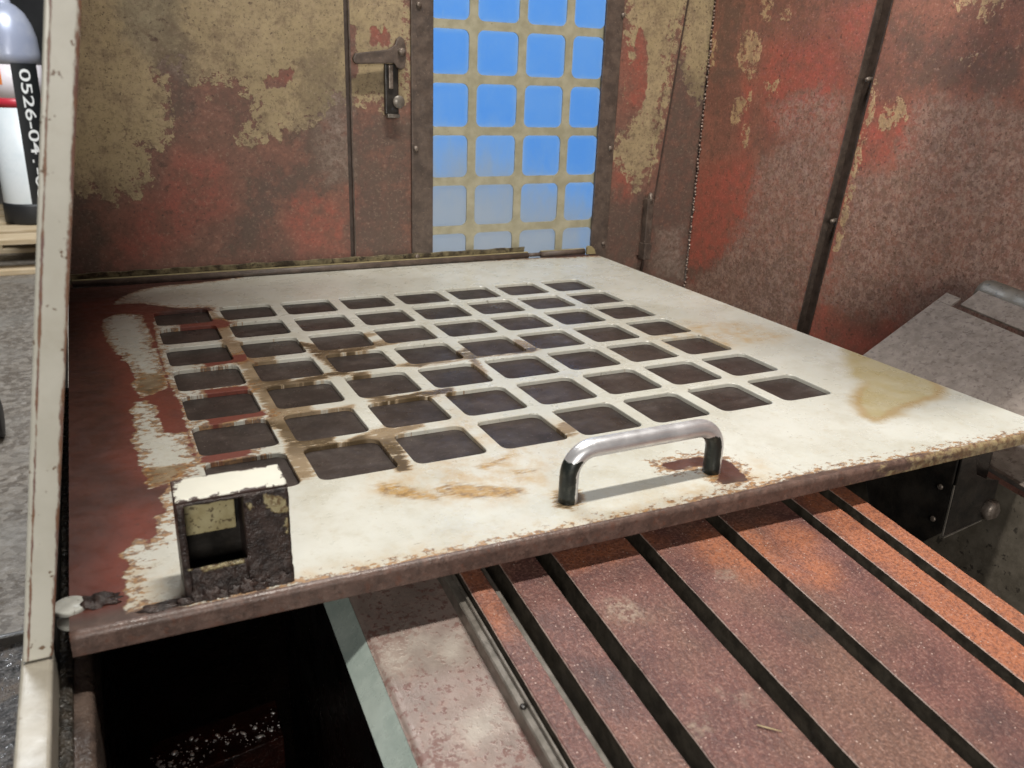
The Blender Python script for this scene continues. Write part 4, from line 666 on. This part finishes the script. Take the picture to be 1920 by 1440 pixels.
# ================================================================== hall seen past the post
cb = Vector((-.2648, 4.08, -.50)); R_ = .118
cy = tag(empty('gas_cylinder', tuple(cb)), 'white gas cylinder with red band and black handwritten tape, on a pallet', 'gas cylinder')
def lathe(name, prof, c, mat, parent, n=48):
    prof = [(r, z*1.10) for r, z in prof]
    V = [(c.x+r*math.cos(k*2*math.pi/n), c.y+r*math.sin(k*2*math.pi/n), c.z+z) for r, z in prof for k in range(n)]
    F = [(a*n+k, a*n+(k+1) % n, (a+1)*n+(k+1) % n, (a+1)*n+k) for a in range(len(prof)-1) for k in range(n)]; F += [tuple(range(n))[::-1], tuple(range((len(prof)-1)*n, len(prof)*n))]
    return link(name, pydata(name, V, F), mat, parent, True)
lathe('foot_ring', [(.121, .0), (.124, .01), (.124, .075), (.119, .085)], cb, plain('black_rubber', (.015, .015, .016), .5), cy)
lathe('body', [(.1165, .05), (R_, .085), (R_, .48)], cb, simple('white_lacquer', (.60, .66, .68), (.72, .75, .76), 5, (.25, .4), bump=0), cy)
lathe('red_band', [(R_+.0006, .460), (R_+.0006, .495)], cb, plain('red_band_paint', (.50, .03, .05), .35), cy); lathe('body', [(R_, .48), (R_, .62)], cb, plain('white_upper', (.72, .66, .68), .35), cy)
lathe('shoulder', [(R_, .62), (R_, .66), (.114, .72), (.100, .77), (.078, .81), (.050, .835), (.032, .845), (.030, .88)], cb, simple('shoulder_grey', (.34, .37, .48), (.46, .48, .56), 6, (.25, .35), .2, bump=0), cy)
lathe('valve', [(.024, .875), (.026, .89), (.026, .93), (.018, .95)], cb, plain('valve_teal', (.10, .20, .22), .4, .3), cy)
view = Vector((-.0375, -.4438, 0))-Vector((cb.x, cb.y, 0)); a0 = math.atan2(view.y, view.x)
def cyl(ang, z, r): return (cb.x+r*math.cos(a0+ang), cb.y+r*math.sin(a0+ang), cb.z+z*1.10)
def wrap(name, w0, w1, z0, z1, r, mat, parent):
    A = np.linspace(w0, w1, 14); V = [cyl(a, z, r) for z in (z0, z1) for a in A]; return link(name, pydata(name, V, [(i, i+1, 15+i, 14+i) for i in range(13)]), mat, parent)
tape = wrap('label_tape', -.05, .90, .075, .625, R_+.0008, plain('black_tape', (.010, .011, .012), .5), cy); tape['label'] = 'black tape with white handwritten digits'
wrap('sticker', -.95, -.40, .545, .66, R_+.0008, plain('orange_sticker', (.75, .22, .05), .5), cy)
fc = bpy.data.curves.new('label_text', 'FONT'); fc.body = '0526-041-0600'; fc.size = .10; fc.space_character = .98; fc.offset = .0008; fo = bpy.data.objects.new('tmp_text', fc); COL.objects.link(fo)
bpy.context.view_layer.update(); tm = bpy.data.meshes.new_from_object(fo.evaluated_get(bpy.context.evaluated_depsgraph_get())); bpy.data.objects.remove(fo)
tv = verts_np(tm); tv[:, 0] -= tv[:, 0].min(); L_ = tv[:, 0].max(); kx = .60/L_
for q, (x, y, _) in zip(tm.vertices, tv): q.co = Vector(cyl(.20+(y*.62)/R_, .605-x*kx, R_+.0018))
WHITE = plain('white_marker', (.80, .80, .78), .6)
adj = {}
for p in tm.polygons:
    for a in p.vertices: adj.setdefault(a, set()).update(p.vertices)
left = set(adj)
while left:
    st_ = [left.pop()]; isl = set(st_)
    while st_:
        for w in adj[st_.pop()]:
            if w in left: left.discard(w); isl.add(w); st_.append(w)
    ids = sorted(isl); mp = {a: k for k, a in enumerate(ids)}
    link('digit', pydata('digit', [tm.vertices[a].co.copy() for a in ids], [tuple(mp[a] for a in p.vertices) for p in tm.polygons if p.vertices[0] in isl]), WHITE, tape)
pl_ = tag(empty('wooden_pallet', (-.5, 4.1, -.65)), 'pale wooden pallet under the gas cylinder', 'pallet'); WOOD = wood_mat()
for k in range(5): box('deck_board', -1.10, .10, 3.62+k*.22, 3.62+k*.22+.15, -.522, -.500, WOOD, pl_, .002)
for x in (-1.10, -.565, -.03-.115): 
    for y in (3.62, 4.10, 4.55): box('block', x, x+.145, y, y+.10, -.628, -.5225, WOOD, pl_, .002)
for y in (3.62, 4.10, 4.55): box('base_board', -1.10, .10, y, y+.10, -.650, -.6285, WOOD, pl_, .002)
# dark swarf tray outside the left wall
ct = tag(empty('swarf_tray', (-.20, -.1, -.2)), 'dark tray heaped with gritty metal swarf outside the left wall', 'tray'); SW = swarf_mat()
r = np.random.default_rng(8); us = lin(-.42, -.088, .006); vy = lin(-.45, .10, .006); ph = r.uniform(0, 6, (14, 3)); fq = r.uniform(15, 120, (14, 2))
def hgt(x, y): return -.14+sum(math.sin(fq[k][0]*x+ph[k][0])*math.sin(fq[k][1]*y+ph[k][1])*.10/(10+fq[k][0]) for k in range(14))*.55+.06*(y+.1)
o, uv = grid_sheet('swarf', us, vy, lambda u, w: (u, w, hgt(u, w)), 0, SW, ct); o.data.shade_smooth(); o['kind'] = 'stuff'
box('tray_edge', -.42, -.088, .100, .104, -.30, -.120, DARK, ct, .001); box('tray_base', -.42, -.088, -.45, .0995, -.302, -.298, DARK, ct, 0)
# castor of something standing on the hall floor
pc = Vector((-.302, 1.80, -.65)); ca = tag(empty('trolley_castor', tuple(pc)), 'black castor with grey plate on the concrete floor at the left edge', 'castor')
tube_obj('wheel', [(pc.x-.03, pc.y, pc.z+.05), (pc.x-.028, pc.y, pc.z+.05), (pc.x+.012, pc.y, pc.z+.05), (pc.x+.014, pc.y, pc.z+.05)], [.042, .05, .05, .042], plain('castor_black', (.012, .012, .013), .5), ca, 32)
prism('fork_plate', [(-.06, .09), (.035, .135), (.035, .142), (-.06, .142)], 1, pc.y-.04, pc.y+.04, plain('castor_grey', (.16, .17, .18), .4, .5), ca)
